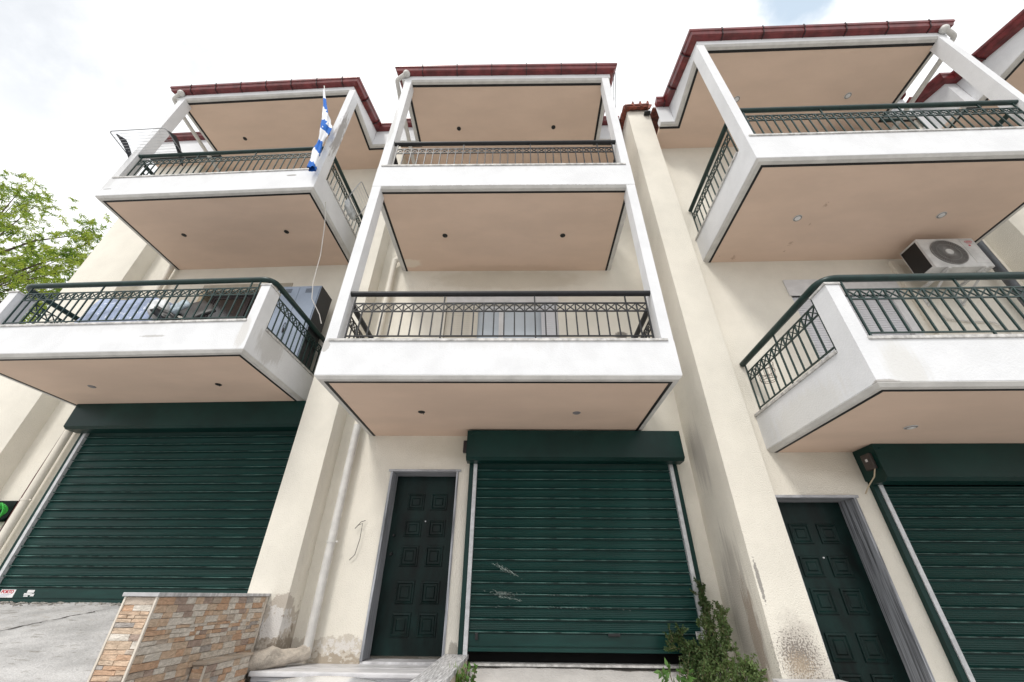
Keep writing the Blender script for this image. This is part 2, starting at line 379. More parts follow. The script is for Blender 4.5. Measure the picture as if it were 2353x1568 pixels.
def downlight(parent,x,y,z,kind):
    bm=bmesh.new(); r=.052
    if kind=='hole':
        bmesh.ops.create_cone(bm,cap_ends=True,segments=20,radius1=r*.86,radius2=r*.86,depth=.004,matrix=Matrix.Translation((x,y,z-.003)))
        tube(bm,[(x+.01,y,z-.003),(x+.022,y+.01,z-.02),(x+.03,y-.008,z-.035)],.004,5); obj('downlight',bm,M_black,parent)
    elif kind=='plate':
        bmesh.ops.create_cone(bm,cap_ends=True,segments=20,radius1=r*.8,radius2=r,depth=.008,matrix=Matrix.Translation((x,y,z-.004)))
        obj('downlight',bm,mat('grey_lamp_plate',(.20,.19,.20),.4,.1),parent)
    else:
        m4=Matrix.Translation((x,y,z-.006))
        for r0_,r1_,zz,mi in ((.062,.058,-.006,0),(.040,.038,-.011,1),(.022,.020,-.015,2)):
            bmesh.ops.create_cone(bm,cap_ends=True,segments=24,radius1=r1_,radius2=r0_,depth=.006,matrix=Matrix.Translation((x,y,z+zz)))
            for f in bm.faces:
                if abs(f.calc_center_median().z-(z+zz))<.004: f.material_index=mi
        obj('downlight',bm,[M_wframe,M_acg,M_label],parent)

def balcony(H,lev,d,parent):
    xl,xr,yo,D=d['ol'],d['or'],d['yo'],d['D']; s=d['s1']+3.25*lev; e=(.47,.52)[lev]
    dk=d['wm']
    # fascia ring with a small chamfer at its lower edge
    bm=bmesh.new(); path=[(xl,D),(xl,yo),(xr,yo),(xr,D)]
    sweep(bm,path,[(0,s+e),(0,s+.040),(.030,s+.014),(.034,s+.004),(.085,s+.004),(.085,s+.05),(.16,s+.05),(.16,s+e)])
    b=obj('balcony',bm,dk,parent,30)
    bm=bmesh.new(); sweep(bm,path,[(.005,s+.036),(.032,s+.0115),(.034,s+.001),(.084,s+.001),(.084,s-.001),(.031,s-.001),(.002,s+.030)]); obj('drip_edge',bm,M_under,b,30)
    bm=bmesh.new(); sweep(bm,path,[(.084,s-.004),(.119,s-.004),(.119,s+.03),(.084,s+.03)]); obj('joint_strip',bm,M_strip,b)
    obj('soffit',B(xl+.107,xr-.107,yo+.107,D,s,s+.05),soffit_mat(H) if lev==1 else M_soffit,b)
    obj('floor_slab',B(xl+.155,xr-.155,yo+.155,D,s+.055,s+.36),M_sill,b)
    for (x,y,k) in d['lights'][lev]: downlight(b,x,y,s,k)
    return b
def sills(b,d,lev,cols):
    s=d['s1']+3.25*lev; e=(.47,.52)[lev]; xl,xr,yo,D=d['ol'],d['or'],d['yo'],d['D']; z=s+e+.001
    obj('sill',B(xl+(.05 if cols else .125),xr-(.07 if cols else .125),yo-.016,yo+.165,z,z+.032,bev=.004),M_sill,b)
    for x0,x1 in ((xl-.016,xl+.165),(xr-.165,xr+.016)):
        obj('sill',B(x0,x1,yo+.24,D,z,z+.032,bev=.004),M_sill,b)

def shutter(H,x0,x1,ztop,zbot,D,boxd,parent,bt,bb,bx0,bx1,m,open_gap=0):
    """x0,x1 opening; slats between guides"""
    y=D-.02; zc=zbot+open_gap
    bm=bmesh.new(); box(bm,x0,x1,y-.012,y+.02,zc,zc+.035,bev=.004); box(bm,x0,x1,y-.004,y+.012,zc+.036,zc+.165)
    for k in range(2): box(bm,x0,x1,y-.010,y+.012,zc+.045+k*.001,zc+.052+k*.001)
    rs=obj('roller_shutter',bm,[M_shut],parent)
    prof=[(.012,0),(.012,.004),(-.020,.006),(-.027,.010),(-.027,.015),(-.020,.020),(-.004,.025),(.000,.029)]
    z=.032
    for k in range(5):
        prof+=[(-.003,z),(-.0055,z+.004),(-.003,z+.008),(-.001,z+.014)]; z+=.0172
    prof+=[(.0,.117),(.012,.1175),(.012,.122)]
    bm=bmesh.new(); vs=[[bm.verts.new((x,py,pz)) for py,pz in prof] for x in (x0,x1)]
    for i in range(len(prof)-1):
        f=bm.faces.new((vs[0][i],vs[1][i],vs[1][i+1],vs[0][i+1]))
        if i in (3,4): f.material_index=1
    o0=CUR['o']; bmesh.ops.translate(bm,verts=bm.verts,vec=o0)
    zz=zc+.167; first=None
    while zz<ztop-.02:
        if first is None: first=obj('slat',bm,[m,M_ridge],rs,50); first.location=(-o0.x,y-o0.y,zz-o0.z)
        else:
            rx=random.uniform(-.0022,.0022); inst(first,(-o0.x,y-o0.y+random.uniform(-.002,.002),zz-o0.z),rs)
        zz+=.122
    for side,x in ((-1,x0),(1,x1)):
        a,b_=(x-.045,x+.004) if side<0 else (x-.004,x+.045)
        obj('guide_rail',B(a,b_,D-.075,D-.002,zbot-.01,bb+.03,bev=.004),M_alu,rs)
        a,b_=(x-.105,x-.046) if side<0 else (x+.046,x+.105)
        obj('guide_cover',B(a,b_,D-.062,D-.002,zbot-.005,bb+.02,bev=.003),M_box,rs)
    # box: front face, sloped lower lip, end plates
    yb=D-boxd
    bm=bmesh.new(); prof=[(yb,bt),(yb,bb),(yb+.05,bb-.035),(D-.09,bb-.035),(D-.09,bb+.02),(D-.004,bb+.02),(D-.004,bt)]
    r1=[bm.verts.new((bx0,a,b_)) for a,b_ in prof]; r2=[bm.verts.new((bx1,a,b_)) for a,b_ in prof]
    for i in range(len(prof)): j=(i+1)%len(prof); bm.faces.new((r1[i],r1[j],r2[j],r2[i]))
    bm.faces.new(r1); bm.faces.new(r2[::-1]); bmesh.ops.recalc_face_normals(bm,faces=bm.faces)
    for x in (bx0+.06,bx1-.06): bmesh.ops.create_cone(bm,cap_ends=True,segments=10,radius1=.009,radius2=.009,depth=.01,matrix=Matrix.Translation((x,yb-.004,bt-.05))@Matrix.Rotation(R(90),4,'X'))
    obj('shutter_box',bm,M_box,rs)
    # dark opening behind
    obj('dark_reveal',B(x0-.06,x1+.06,D+.25,D+.3,zbot-.4,ztop+.2),M_dark,rs)
    return rs

def relief(bm,x0,x1,z0,z1,y,rings):
    prev=None
    for ins,hh in rings:
        c=[(x0+ins,z0+ins),(x1-ins,z0+ins),(x1-ins,z1-ins),(x0+ins,z1-ins)]
        cur=[bm.verts.new((a,y-hh,b)) for a,b in c]
        if prev:
            for i in range(4): bm.faces.new((prev[i],prev[(i+1)%4],cur[(i+1)%4],cur[i]))
        prev=cur
    bm.faces.new(prev); return bm
def door(x0,x1,z0,z1,D,parent,rows,shiny=False):
    y=D+.27; t=.03
    dr=obj('door',B(x0+t,x1-t,y,y+.05,z0,z1-t),M_door,parent)
    bm=bmesh.new()
    box(bm,x0,x0+t,D-.018,y+.02,z0-.02,z1-t,bev=.002); box(bm,x1-t,x1,D-.018,y+.02,z0-.02,z1-t,bev=.002); 
    obj('door_frame',bm,M_marble_v,dr)
    obj('door_lintel',B(x0-.03,x1+.03,D-.020,y+.02,z1-t+.001,z1,bev=.002),mat('grey_marble_lintel',(.40,.41,.44),.4,.2,5,.04,40,stretch=(.4,6,1),fine=.05),dr)
    cx=(x0+x1)/2+.03; wd=.235
    rg=[(0,0.0),(.004,.012),(.022,.015),(.034,.003),(.058,.003),(.070,.013),(.078,.013)]
    for (a,b) in rows:
        for xx in (cx-.045-wd,cx+.045):
            bm=bmesh.new(); relief(bm,xx,xx+wd,a,b,y-.0005,rg); bmesh.ops.recalc_face_normals(bm,faces=bm.faces)
            if sum(f.normal.y for f in bm.faces)>0: bmesh.ops.reverse_faces(bm,faces=bm.faces)
            obj('door_panel',bm,M_door,dr)
    for (kx,kz,rr) in ((x0+.10,(rows[2][0]+rows[2][1])/2+.02,.022),(x0+.10,(rows[1][0]+rows[1][1])/2-.09,.017)):
        bm=bmesh.new(); bmesh.ops.create_cone(bm,cap_ends=True,segments=14,radius1=rr,radius2=rr*.8,depth=.03,matrix=Matrix.Translation((kx,y-.02,kz))@Matrix.Rotation(R(90),4,'X')); obj('knob',bm,M_black,dr,40)
    bm=bmesh.new(); bmesh.ops.create_cone(bm,cap_ends=True,segments=12,radius1=.010,radius2=.009,depth=.012,matrix=Matrix.Translation((cx,y-.006,rows[1][1]-.02))@Matrix.Rotation(R(90),4,'X')); obj('peephole',bm,M_alu,dr,40)
    return dr

def gutter_run(pts,parent,straps,ends=True):
    """pts: 3D points of the back top edge of the gutter, outward to the right of travel"""
    prof=[(0,0),(-.133,.022),(-.140,.020),(-.138,-.030),(-.134,-.038),(-.120,-.043),(-.118,-.050),(-.100,-.105),(-.075,-.122),(0,-.122)]
    prof=[(o,z) for o,z in prof]
    bm=bmesh.new(); sweep(bm,[(p[0],p[1]) for p in pts],prof,zs=[p[2] for p in pts])
    obj('gutter',bm,M_gut,parent,25)
    big=[(o*1.06-(.002 if o<0 else 0),z*1.07+(.006 if z>-.01 else -.004)) for o,z in prof]
    for i in range(len(pts)-1):
        a=Vector(pts[i]); b=Vector(pts[i+1]); n=straps[i]; d=b-a
        for k in range(n):
            c=a+d*((k+.6)/n); dd=Vector((d.x,d.y)).normalized()*.008; dz=d.z/max(d.length,.01)*.008
            bm=bmesh.new(); sweep(bm,[(c.x-dd.x,c.y-dd.y),(c.x+dd.x,c.y+dd.y)],big,zs=[c.z-dz,c.z+dz]); obj('gutter_bracket',bm,M_strap,parent)

def roof(H,d,parent):
    s=d['s1']+3.25+d['H3']; xl,xr,yo,D=d['ol3'],d['or3'],d['yo'],d['D']; yn=d['yn']; wl,wr=d['wingl'],d['wingr']
    e=.23; sl=.33
    path=d.get('pre',[])+[(wl,yn),(xl,yn),(xl,yo),(xr,yo),(xr,yn),(wr,yn)]
    bm=bmesh.new()
    def zt(y): return s+e+(y-yo)*sl
    zsl=[zt(p[1])-(s+e) for p in path]
    # vertical board whose top climbs with the roof
    rings=[]; P=path
    prof_lo=[(0,s+.035),(.028,s+.012),(.034,s+.004),(.085,s+.004),(.085,s+.05),(.12,s+.05)]
    sweep(bm,path,[(0,s+.20)]+prof_lo+[(.12,s+.20)])
    rf=obj('roof',bm,d['wm'],parent,30)
    bm=bmesh.new()
    for i in range(len(P)-1):
        a,b=P[i],P[i+1]
        za,zb=zt(a[1])+.02,zt(b[1])+.02
        nx,ny=-(b[1]-a[1]),(b[0]-a[0]); l=math.hypot(nx,ny); nx,ny=nx/l*.002,ny/l*.002
        bm.faces.new([bm.verts.new(q) for q in ((a[0]+nx,a[1]+ny,s+.19),(b[0]+nx,b[1]+ny,s+.19),(b[0]+nx,b[1]+ny,zb),(a[0]+nx,a[1]+ny,za))])
    obj('verge_board',bm,d['wm'],rf)
    bm=bmesh.new(); sweep(bm,path,[(.005,s+.031),(.030,s+.009),(.034,s+.001),(.084,s+.001),(.084,s-.001),(.031,s-.001),(.002,s+.026)]); obj('drip_edge',bm,M_under,rf,30)
    bm=bmesh.new(); sweep(bm,path,[(.084,s-.006),(.128,s-.006),(.128,s+.03),(.084,s+.03)]); obj('joint_strip',bm,M_strip,rf)
    bm=bmesh.new(); box(bm,xl+.109,xr-.109,yo+.109,yn+.11,s,s+.05); box(bm,wl,wr,yn+.1101,D+.1,s,s+.05); obj('soffit',bm,M_soffit,rf)
    for (x,y,k) in d['lights'][2]: downlight(rf,x,y,s,k)
    # tiled slope: slab plus barrel tile rows
    bm=bmesh.new()
    def slab(x0,x1,y0,y1):
        vs=[(x0,y0,zt(y0)+.03),(x1,y0,zt(y0)+.03),(x1,y1,zt(y1)+.03),(x0,y1,zt(y1)+.03)]
        up=[bm.verts.new((a,b,c+.05)) for a,b,c in vs]; lo=[bm.verts.new(v) for v in vs]
        bm.faces.new(up); bm.faces.new(lo[::-1])
        for i in range(4): bm.faces.new((lo[i],lo[(i+1)%4],up[(i+1)%4],up[i]))
    slab(xl+.0,xr-.0,yo+.0,yn+.1); slab(wl,wr,yn+.101,yn+5)
    n=int((xr-xl)/.22)
    for i in range(n+1):
        x=xl+.06+i*(xr-xl-.12)/n
        tube(bm,[(x,yo+.02,zt(yo)+.075),(x,yn+4.9,zt(yn+4.9)+.075)],.05,6)
    obj('roof_tiles',bm,M_tile,rf)
    if d.get('gut',True):
        gp=[(p[0],p[1],zt(p[1])+.05) for p in path]
        g0,g1=d.get('gclip',(0,0))
        gp[0]=(gp[0][0]+g0,)+gp[0][1:]; gp[-1]=(gp[-1][0]-g1,)+gp[-1][1:]
        # split in straight pieces to leave the front ends open past the corner where the photograph shows them cut
        gutter_run(gp,rf,d['straps'])
    return rf

def column_parts(d,parent,z0,z1,m):
    for x0,x1 in ((d['ol'],d['ol']+.135),(d['or']-.135,d['or'])):
        obj('column',B(x0+.002,x1-.002,d['yo']+.003,d['yo']+.2,z0,z1),m,parent)

HS={
'M':dict(yaw=0,xl=-2.167,xr=1.683,ol=-2.235,**{'or':1.765},ol3=-2.30,or3=1.80,yo=3.85,D=5.713,s1=1.98,H3=3.31,yn=5.10,wingl=-2.66,wingr=2.30,rail=1.21,straps=[1,1,6,1,1],
   lights=[[(-1.245,4.8,'hole'),(.743,4.82,'plate')],[(-1.266,4.82,'hole'),(.761,4.83,'hole')],[(-1.29,4.82,'hole'),(.757,4.81,'hole')]]),
'L':dict(ol=-7.63,**{'or':-3.675},ol3=-7.72,or3=-3.74,yo=4.17,D=6.038,s1=2.597,H3=3.31,yn=5.41,wingl=-9.45,wingr=-3.05,rail=1.25,straps=[0,1,7,2,0],
   lights=[[(-6.605,5.09,'plate'),(-4.631,5.09,'hole')],[(-6.684,5.09,'hole'),(-4.643,5.1,'hole')],[(-6.73,5.11,'hole'),(-4.66,5.11,'hole')]]),
'R':dict(ol=3.04,**{'or':7.26},ol3=3.08,or3=7.28,yo=3.215,D=5.121,s1=1.552,H3=3.31,yn=4.555,wingl=2.80,wingr=7.85,rail=1.255,straps=[1,2,6,2,1],
   lights=[[(4.094,4.23,'lamp'),(6.2,4.23,'lamp')],[(4.091,4.2,'lamp'),(6.172,4.2,'lamp')],[(4.124,4.14,'lamp'),(6.213,4.14,'lamp')]]),
'Q':dict(ol=8.30,**{'or':12.4},ol3=8.31,or3=12.5,yo=2.5,D=5.0,s1=1.10,H3=3.31,yn=4.1,wingl=8.10,wingr=12.9,rail=1.25,straps=[0,0,0,2,6,2,0],pre=[(7.90,4.62),(8.10,4.62)],
   lights=[[(9.3,3.5,'lamp')],[(9.3,3.5,'lamp')],[(9.3,3.5,'lamp')]]),
}
# stains and soft darker bands per house, positions relative to the house base
BASE={'M':(-.2,5.713,-.66),'L':(-5.6,6.038,-.13),'R':(5.1,5.121,-1.1),'Q':(10.4,5.0,-1.5)}
def rel(h,p): b=BASE[h]; return (p[0]-b[0],p[1]-b[1],p[2]-b[2])
GR=(.30,.27,.23)
HS['M']['wall']=cream('cream_stucco_middle',stains=[
   (rel('M',(-1.95,5.71,-.72)),(1.1,.6,.32),(.55,.50,.43),7,.9,(.02,.9,.05),(1,1,1)),
   (rel('M',(-2.1,5.71,-.66)),(.9,.6,.30),(.36,.30,.23),11,.85,(.62,2.4,.12),(1,1,1.6)),(rel('M',(-2.0,5.71,-.50)),(.9,.6,.2),(.70,.68,.66),16,.7,(.7,2.2,.1),(1,1,1)),
   (rel('M',(-.2,5.71,5.0)),(1.9,.5,.35),(.50,.44,.34),3,.45,(.1,.8,.4),(1,1,2)),  # soft darker band on the wall below the upper balcony
   (rel('M',(.1,5.71,1.8)),(2.2,.5,.35),(.52,.47,.37),3,.4,(.1,.6,.4),(1,1,2)),  # soft darker band on the wall below the lower balcony
   (rel('M',(1.75,5.71,3.75)),(.16,.3,.12),(.10,.09,.08),30,.8,(.2,.6,.3),(1,1,1)),
   (rel('M',(-.75,5.71,-.55)),(.1,.3,.2),(.25,.23,.2),25,.7,(.4,.9,.2),(1,1,1))])
HS['L']['wall']=M_cream; HS['R']['wall']=cream('cream_stucco_right',stains=[(rel('R',(4.2,5.12,1.5)),(1.3,.5,.4),(.50,.45,.37),3,.5,(.1,.6,.4),(1,1,2))]); HS['Q']['wall']=M_cream  # right wall: soft darker patch below the lower balcony
WST={}
WST['M']=[(rel('M',(-.2,3.8,5.26)),(3,.3,.03),(.25,.2,.18),40,.5,(.5,1.6,.05),(1,1,1)),
   (rel('M',(-2.2,3.85,2.4)),(.06,.2,.12),(.4,.38,.35),20,.7,(.2,1,.2),(1,1,1)),(rel('M',(-2.2,3.85,6.9)),(.1,.3,1.4),(.50,.49,.47),9,.5,(.5,1.3,.3),(3,3,.5))]
WST['L']=[
   (rel('L',(-3.68,4.25,7.6)),(.12,.2,1.3),(.36,.34,.33),26,.85,(.38,1.5,.25),(1,1,.18)),
   (rel('L',(-3.68,4.6,2.95)),(.08,.5,.5),(.42,.40,.37),16,.5,(.3,1.0,.3),(1,1,.22)),
   (rel('L',(-3.78,4.16,2.9)),(.12,.1,.45),(.55,.53,.50),16,.6,(.3,.9,.3),(1,1,.2)),
   (rel('L',(-5.0,4.16,2.86)),(.28,.1,.03),(.45,.44,.43),30,.8,(.3,.9,.2),(1,1,1)),
   (rel('L',(-4.17,4.16,6.235)),(.13,.1,.028),(.33,.32,.31),18,1,(.25,.6,.05),(1,1,1)),
   (rel('L',(-7.5,4.16,6.06)),(.12,.1,.014),(.2,.2,.2),20,1,(.3,.9,.1),(1,1,1)),
   (rel('L',(-7.6,4.17,6.6)),(.25,.2,.9),(.52,.52,.52),8,.5,(.2,1,.4),(2,2,.5))]
WST['R']=[
   (rel('R',(3.35,3.2,1.75)),(.25,.1,.4),(.62,.61,.58),9,.6,(.1,.9,.5),(3,1,.3)),
   (rel('R',(3.04,4.2,1.70)),(.1,1.0,.35),(.66,.65,.62),8,.5,(.2,.9,.4),(1,2,.4)),
   (rel('R',(3.10,3.2,1.58)),(.25,.12,.05),(.3,.27,.24),18,.7,(.2,.9,.3),(1,1,1))]
HS['Q']['wm']=M_white
def more_streaks(h):
    d=HS[h]; xm=(d['ol']+d['or'])/2; out=[]
    for lev in (0,1):
        z=d['s1']+3.25*lev+(.47,.52)[lev]
        out.append((rel(h,(xm,d['yo'],z-.02)),(2.2,2.4,.20),(.56,.55,.53),11,.20,(.42,1.9,.45),(1.5,1.5,.07)))
    return out
for h_,n_ in (('M','middle'),('L','left'),('R','right')): HS[h_]['wm']=white('white_paint_'+n_,stains=WST[h_]+more_streaks(h_))
def frame_window(x0,x1,z0,z1,y,parent,fm,gm,panes=2,name='window'):
    bm=bmesh.new(); t=.05
    box(bm,x0,x0+t,y,y+.06,z0,z1); box(bm,x1-t,x1,y,y+.06,z0,z1); box(bm,x0+t,x1-t,y+.001,y+.059,z1-t,z1); box(bm,x0+t,x1-t,y+.001,y+.059,z0,z0+t)
    w_=obj(name,bm,fm,parent)
    pw=(x1-x0-2*t)/panes
    for k in range(panes):
        a=x0+t+k*pw; bm=bmesh.new()
        box(bm,a+.001,a+.04,y+.01,y+.045,z0+t,z1-t); box(bm,a+pw-.04,a+pw-.001,y+.01,y+.045,z0+t,z1-t); box(bm,a+.04,a+pw-.04,y+.011,y+.044,z1-t-.045,z1-t-.001); box(bm,a+.04,a+pw-.04,y+.011,y+.044,z0+t+.001,z0+t+.05)
        obj('sash',bm,fm,w_)
        obj('pane',B(a+.038,a+pw-.038,y+.022,y+.03,z0+t+.04,z1-t-.04),gm,w_)
    return w_
def white_slats(x0,x1,z0,z1,y,parent,m=None):
    bm=bmesh.new(); rs=obj('window_shutter',B(x0,x1,y-.006,y+.02,z0,z0+.04),m or M_wframe,parent)
    prof=[(.004,0),(-.004,.003),(-.006,.020),(-.004,.037),(.004,.040)]
    vs=[[bm.verts.new((x,a,b)) for a,b in prof] for x in (x0,x1)]
    for i in range(len(prof)-1): bm.faces.new((vs[0][i],vs[1][i],vs[1][i+1],vs[0][i+1]))
    o0=CUR['o']; bmesh.ops.translate(bm,verts=bm.verts,vec=o0); f=None; z=z0+.042
    while z<z1-.01:
        if f is None: f=obj('slat',bm,m or M_wslat,rs,40); f.location=(-o0.x,y-o0.y,z-o0.z)
        else: inst(f,(-o0.x,y-o0.y,z-o0.z),rs)
        z+=.0425
    return rs
ROOT={}
LAB={'M':'cream middle townhouse whose balconies stand in one tall white frame with charcoal railings',
 'L':'cream leftmost townhouse with the flag and drying rack on its upper balcony',
 'R':'cream townhouse right of the middle one, with an air conditioner under its upper balcony',
 'Q':'cream townhouse at the far right edge, only its roof corner showing'}
for h in 'LMRQ':
    d=HS[h]; root=thing('townhouse',LAB[h],'house',h,BASE[h],'row of stepped townhouses'); ROOT[h]=root
    D=d['D']; s1=d['s1']; s3=s1+3.25+d['H3']; zf1=s1+.36; zf2=s1+3.25+.36
    railm=M_char if h=='M' else M_green
    holes=[]
    if h=='M': holes=[(-1.794,-.839,-.66,1.49),(-.62,2.14,-.70,1.7),(-1.30,.70,zf1,4.46)]
    if h=='L': holes=[(-7.36,-3.3,-.16,2.3),(-6.62,-4.9,zf1,5.25)]
    if h=='R': holes=[(2.92,3.879,-1.1,1.037),(4.12,7.5,-1.13,1.3),(4.23,5.86,zf1,4.05)]
    x0,x1={'M':(-3.1,2.9),'L':(-9.5,-2.9),'R':(2.5,8.4),'Q':(7.9,13.2)}[h]
    bm=bmesh.new(); wall_panel(bm,x0,x1,-2.6,s3+.3,D,holes,.33)
    box(bm,x0+.01,x1-.01,D+.35,D+6,-2.6,s3+.2)
    bmesh.ops.recalc_face_normals(bm,faces=bm.faces)
    for f in bm.faces:
        if len(f.verts)==4 and abs(f.calc_center_median().y-D)<1e-4 and f.normal.y>0: f.normal_flip()
    obj('wall',bm,d['wall'],root)
    bl=[balcony(h,0,d,root),balcony(h,1,d,root)]
    rf=roof(h,d,root)
    for lev in (0,1):
        cols=(h=='M' or lev==1)
        sills(bl[lev],d,lev,cols)
        s=s1+3.25*lev; z_s=s+(.47,.52)[lev]+.033; zr=s+(d['rail']+(0,.02)[lev]); yo=d['yo']; yr=yo+.055
        xa,xb=d['ol'],d['or']
        if cols:
            bm=bmesh.new(); tube(bm,[(xa+.125,yr,zr),(xb-.13,yr,zr)],.036,14)
            rl=obj('railing',bm,railm,root,40)
            [obj('handrail',tube(bmesh.new(),[(q,yo+.19,zr),(q,D-.03,zr)],.036,12),railm,rl,40) for q in (xa+.06,xb-.06)]
            run_rail(rl,(xa+.20,yr),(xb-.20,yr),z_s,zr,railm,botbar=(lev==0),post_every=9)
        else:
            pts=arc_path([(xa+.05,D-.02,zr),(xa+.05,yr,zr),(xb-.05,yr,zr),(xb-.05,D-.02,zr)],.17,7)
            bm=bmesh.new(); tube(bm,pts,.040,14); rl=obj('railing',bm,railm,root,40)
            run_rail(rl,(xa+.22,yr),(xb-.22,yr),z_s,zr,railm,post_every=9)
            ph=(1.09 if h=='L' else 1.13)
            for a,b in ((xa,xa+.135),(xb-.135,xb)):
                p_=obj('corner_pillar',B(a+.001,b-.001,yo+.001,yo+.235,s+.471,s+ph),d['wm'],root)
                obj('pillar_cap',B(a-.012,b+.012,yo-.012,yo+.247,s+ph+.001,s+ph+.026,bev=.004),M_sill,p_)
        for xs_ in ((xa+.06),(xb-.06)):
            if h in('M',) or True:
                run_rail(rl,(xs_,yo+.30),(xs_,D-.06),z_s,zr,railm,post_every=6,botbar=(lev==0))
    z1=s3+.02
    if h=='M': column_parts(d,root,s1+.3,z1,d['wm'])
    else: column_parts(d,root,s1+3.25+.521,z1,d['wm'])
    use(root)

# ---- ground floor doors and shutters
use(ROOT['M'])
rows=[(1.00,1.22),(.66,.875),(.31,.555),(-.10,.15),(-.435,-.19)]
door(-1.794,-.839,-.615,1.49,5.713,ROOT['M'],rows)
M_shutM=shut('green_slat_metal_middle',stains=[(rel('M',(-.28,5.7,.22)),(.16,.2,.05),(.6,.62,.6),70,.8,(.35,1.1,.06),(.4,1,1)),
   (rel('M',(-.05,5.7,.10)),(.15,.2,.04),(.5,.53,.5),80,.7,(.4,1.2,.06),(.4,1,1)),(rel('M',(-.1,5.7,-.10)),(.35,.2,.05),(.5,.53,.5),90,.6,(.55,1.4,.06),(.3,1,1))])
sM=shutter('M',-.582,2.096,1.56,-.655,5.713,.31,ROOT['M'],1.955,1.585,-.715,2.235,M_shut,open_gap=.12)
obj('threshold',B(-.55,2.28,5.66,5.82,-.66,-.64),M_sill,sM)
bm=B(1.02,1.16,5.655,5.675,-.385,-.355,bev=.006); obj('shutter_handle',bm,M_black,sM)
bm=B(-.50,-.465,5.655,5.68,-.43,-.36,bev=.006); obj('shutter_lock',bm,M_black,sM)
bm=B(2.02,2.17,5.665,5.67,-.40,-.33); obj('sticker',bm,M_label,sM)
bm=bmesh.new()
for a,b,c_,e_ in ((2.03,2.10,-.345,-.337),(2.03,2.15,-.360,-.356),(2.03,2.13,-.372,-.367),(2.04,2.16,-.386,-.380)): box(bm,a,b,5.6635,5.6645,c_,e_)
obj('sticker_print',bm,M_blk2,sM)
bm=bmesh.new(); r_=random.Random(17)
for (x0,z0),(x1,z1),n_,sp_ in (((-.37,.355),(.03,.185),150,.010),((-.38,.035),(-.02,.012),120,.011),((-.24,-.005),(.03,-.047),70,.007),((-.3,.03),(.9,.0),30,.004),((-.3,-.10),(1.3,-.13),40,.006)):
    for k in range(n_):
        f=r_.random(); f=f if n_<100 else .5+(f-.5)*abs(r_.gauss(.6,.3)); x=x0+(x1-x0)*f; z=z0+(z1-z0)*f+r_.gauss(0,sp_); l_=r_.uniform(.004,.018); y=5.6645-r_.random()*.001
        bm.faces.new([bm.verts.new(c) for c in ((x,y,z),(x+l_,y,z-l_*.35),(x+l_,y,z-l_*.35+.0018),(x,y,z+.0022))])
sc_=obj('scratch_marks',bm,mat('scraped_bare_metal',(.36,.42,.39),.6,.2),sM); sc_['kind']='stuff'
# switch plate beside the middle shutter box
obj('switch_plate',B(-.80,-.725,5.665,5.712,1.72,1.90,bev=.012),M_dframe,ROOT['M'])
use(ROOT['L'])
sL=shutter('L',-7.326,-3.40,2.22,-.13,6.038,.335,ROOT['L'],2.592,2.215,-7.46,-3.32,M_shut)
obj('sticker',B(-7.24,-7.03,6.009,6.013,-.085,.015),M_label,sL)
def text(body,size,loc,h,parent,m,bold=0,ext=.0015,name='lettering'):
    cu_=bpy.data.curves.new(name,'FONT'); cu_.body=body; cu_.size=size; cu_.extrude=ext; cu_.offset=bold
    o=bpy.data.objects.new('tmp',cu_); COL.objects.link(o); dg=bpy.context.evaluated_depsgraph_get(); me=bpy.data.meshes.new_from_object(o.evaluated_get(dg)); bpy.data.objects.remove(o)
    me.materials.append(m); o=bpy.data.objects.new(name,me); COL.objects.link(o); o.parent=parent
    l=Vector(loc)-CUR['o']; o.location=l; o.rotation_euler=(R(90),0,0); return o
text('PORTO',.052,(-7.225,6.007,-.028),'L',sL,M_red,.001)
bm=bmesh.new()
for k in range(4): box(bm,-7.22,-7.22+.15-.02*k,6.007,6.0085,-.050-.009*k+.01,-.047-.009*k+.01)
obj('sticker_print',bm,mat('print_grey',(.4,.42,.5),.6),sL)
bm=bmesh.new()
for (a,b,c_,e_) in ((-6.86,-6.76,-.02,.012),(-6.89,-6.78,-.045,-.025),(-6.88,-6.82,-.065,-.05),(-6.79,-6.74,-.06,-.03)): box(bm,a,b,6.009,6.012,c_,e_)
obj('torn_sticker',bm,M_label,sL)
use(ROOT['R'])
rowsR=[(a-.455,b-.455) for a,b in rows]
door(2.92,3.879,-1.07,1.037,5.121,ROOT['R'],rowsR)
sR=shutter('R',4.20,7.45,1.16,-1.10,5.121,.34,ROOT['R'],1.548,1.17,4.075,7.55,M_shut)
bm=bmesh.new(); box(bm,4.03,4.072,4.84,4.98,1.28,1.46,bev=.012); obj('control_box',bm,mat('brown_plastic',(.055,.045,.042),.5),sR)
bm=B(4.024,4.03,4.89,4.92,1.37,1.40); obj('led_label',bm,M_label,sR)
bm=bmesh.new(); tube(bm,[(4.05,4.86,1.29),(4.03,4.90,1.2),(4.0,5.0,1.12),(4.0,5.10,1.05)],.007,6); obj('cable',bm,mat('beige_cable',(.5,.42,.3),.6),sR)

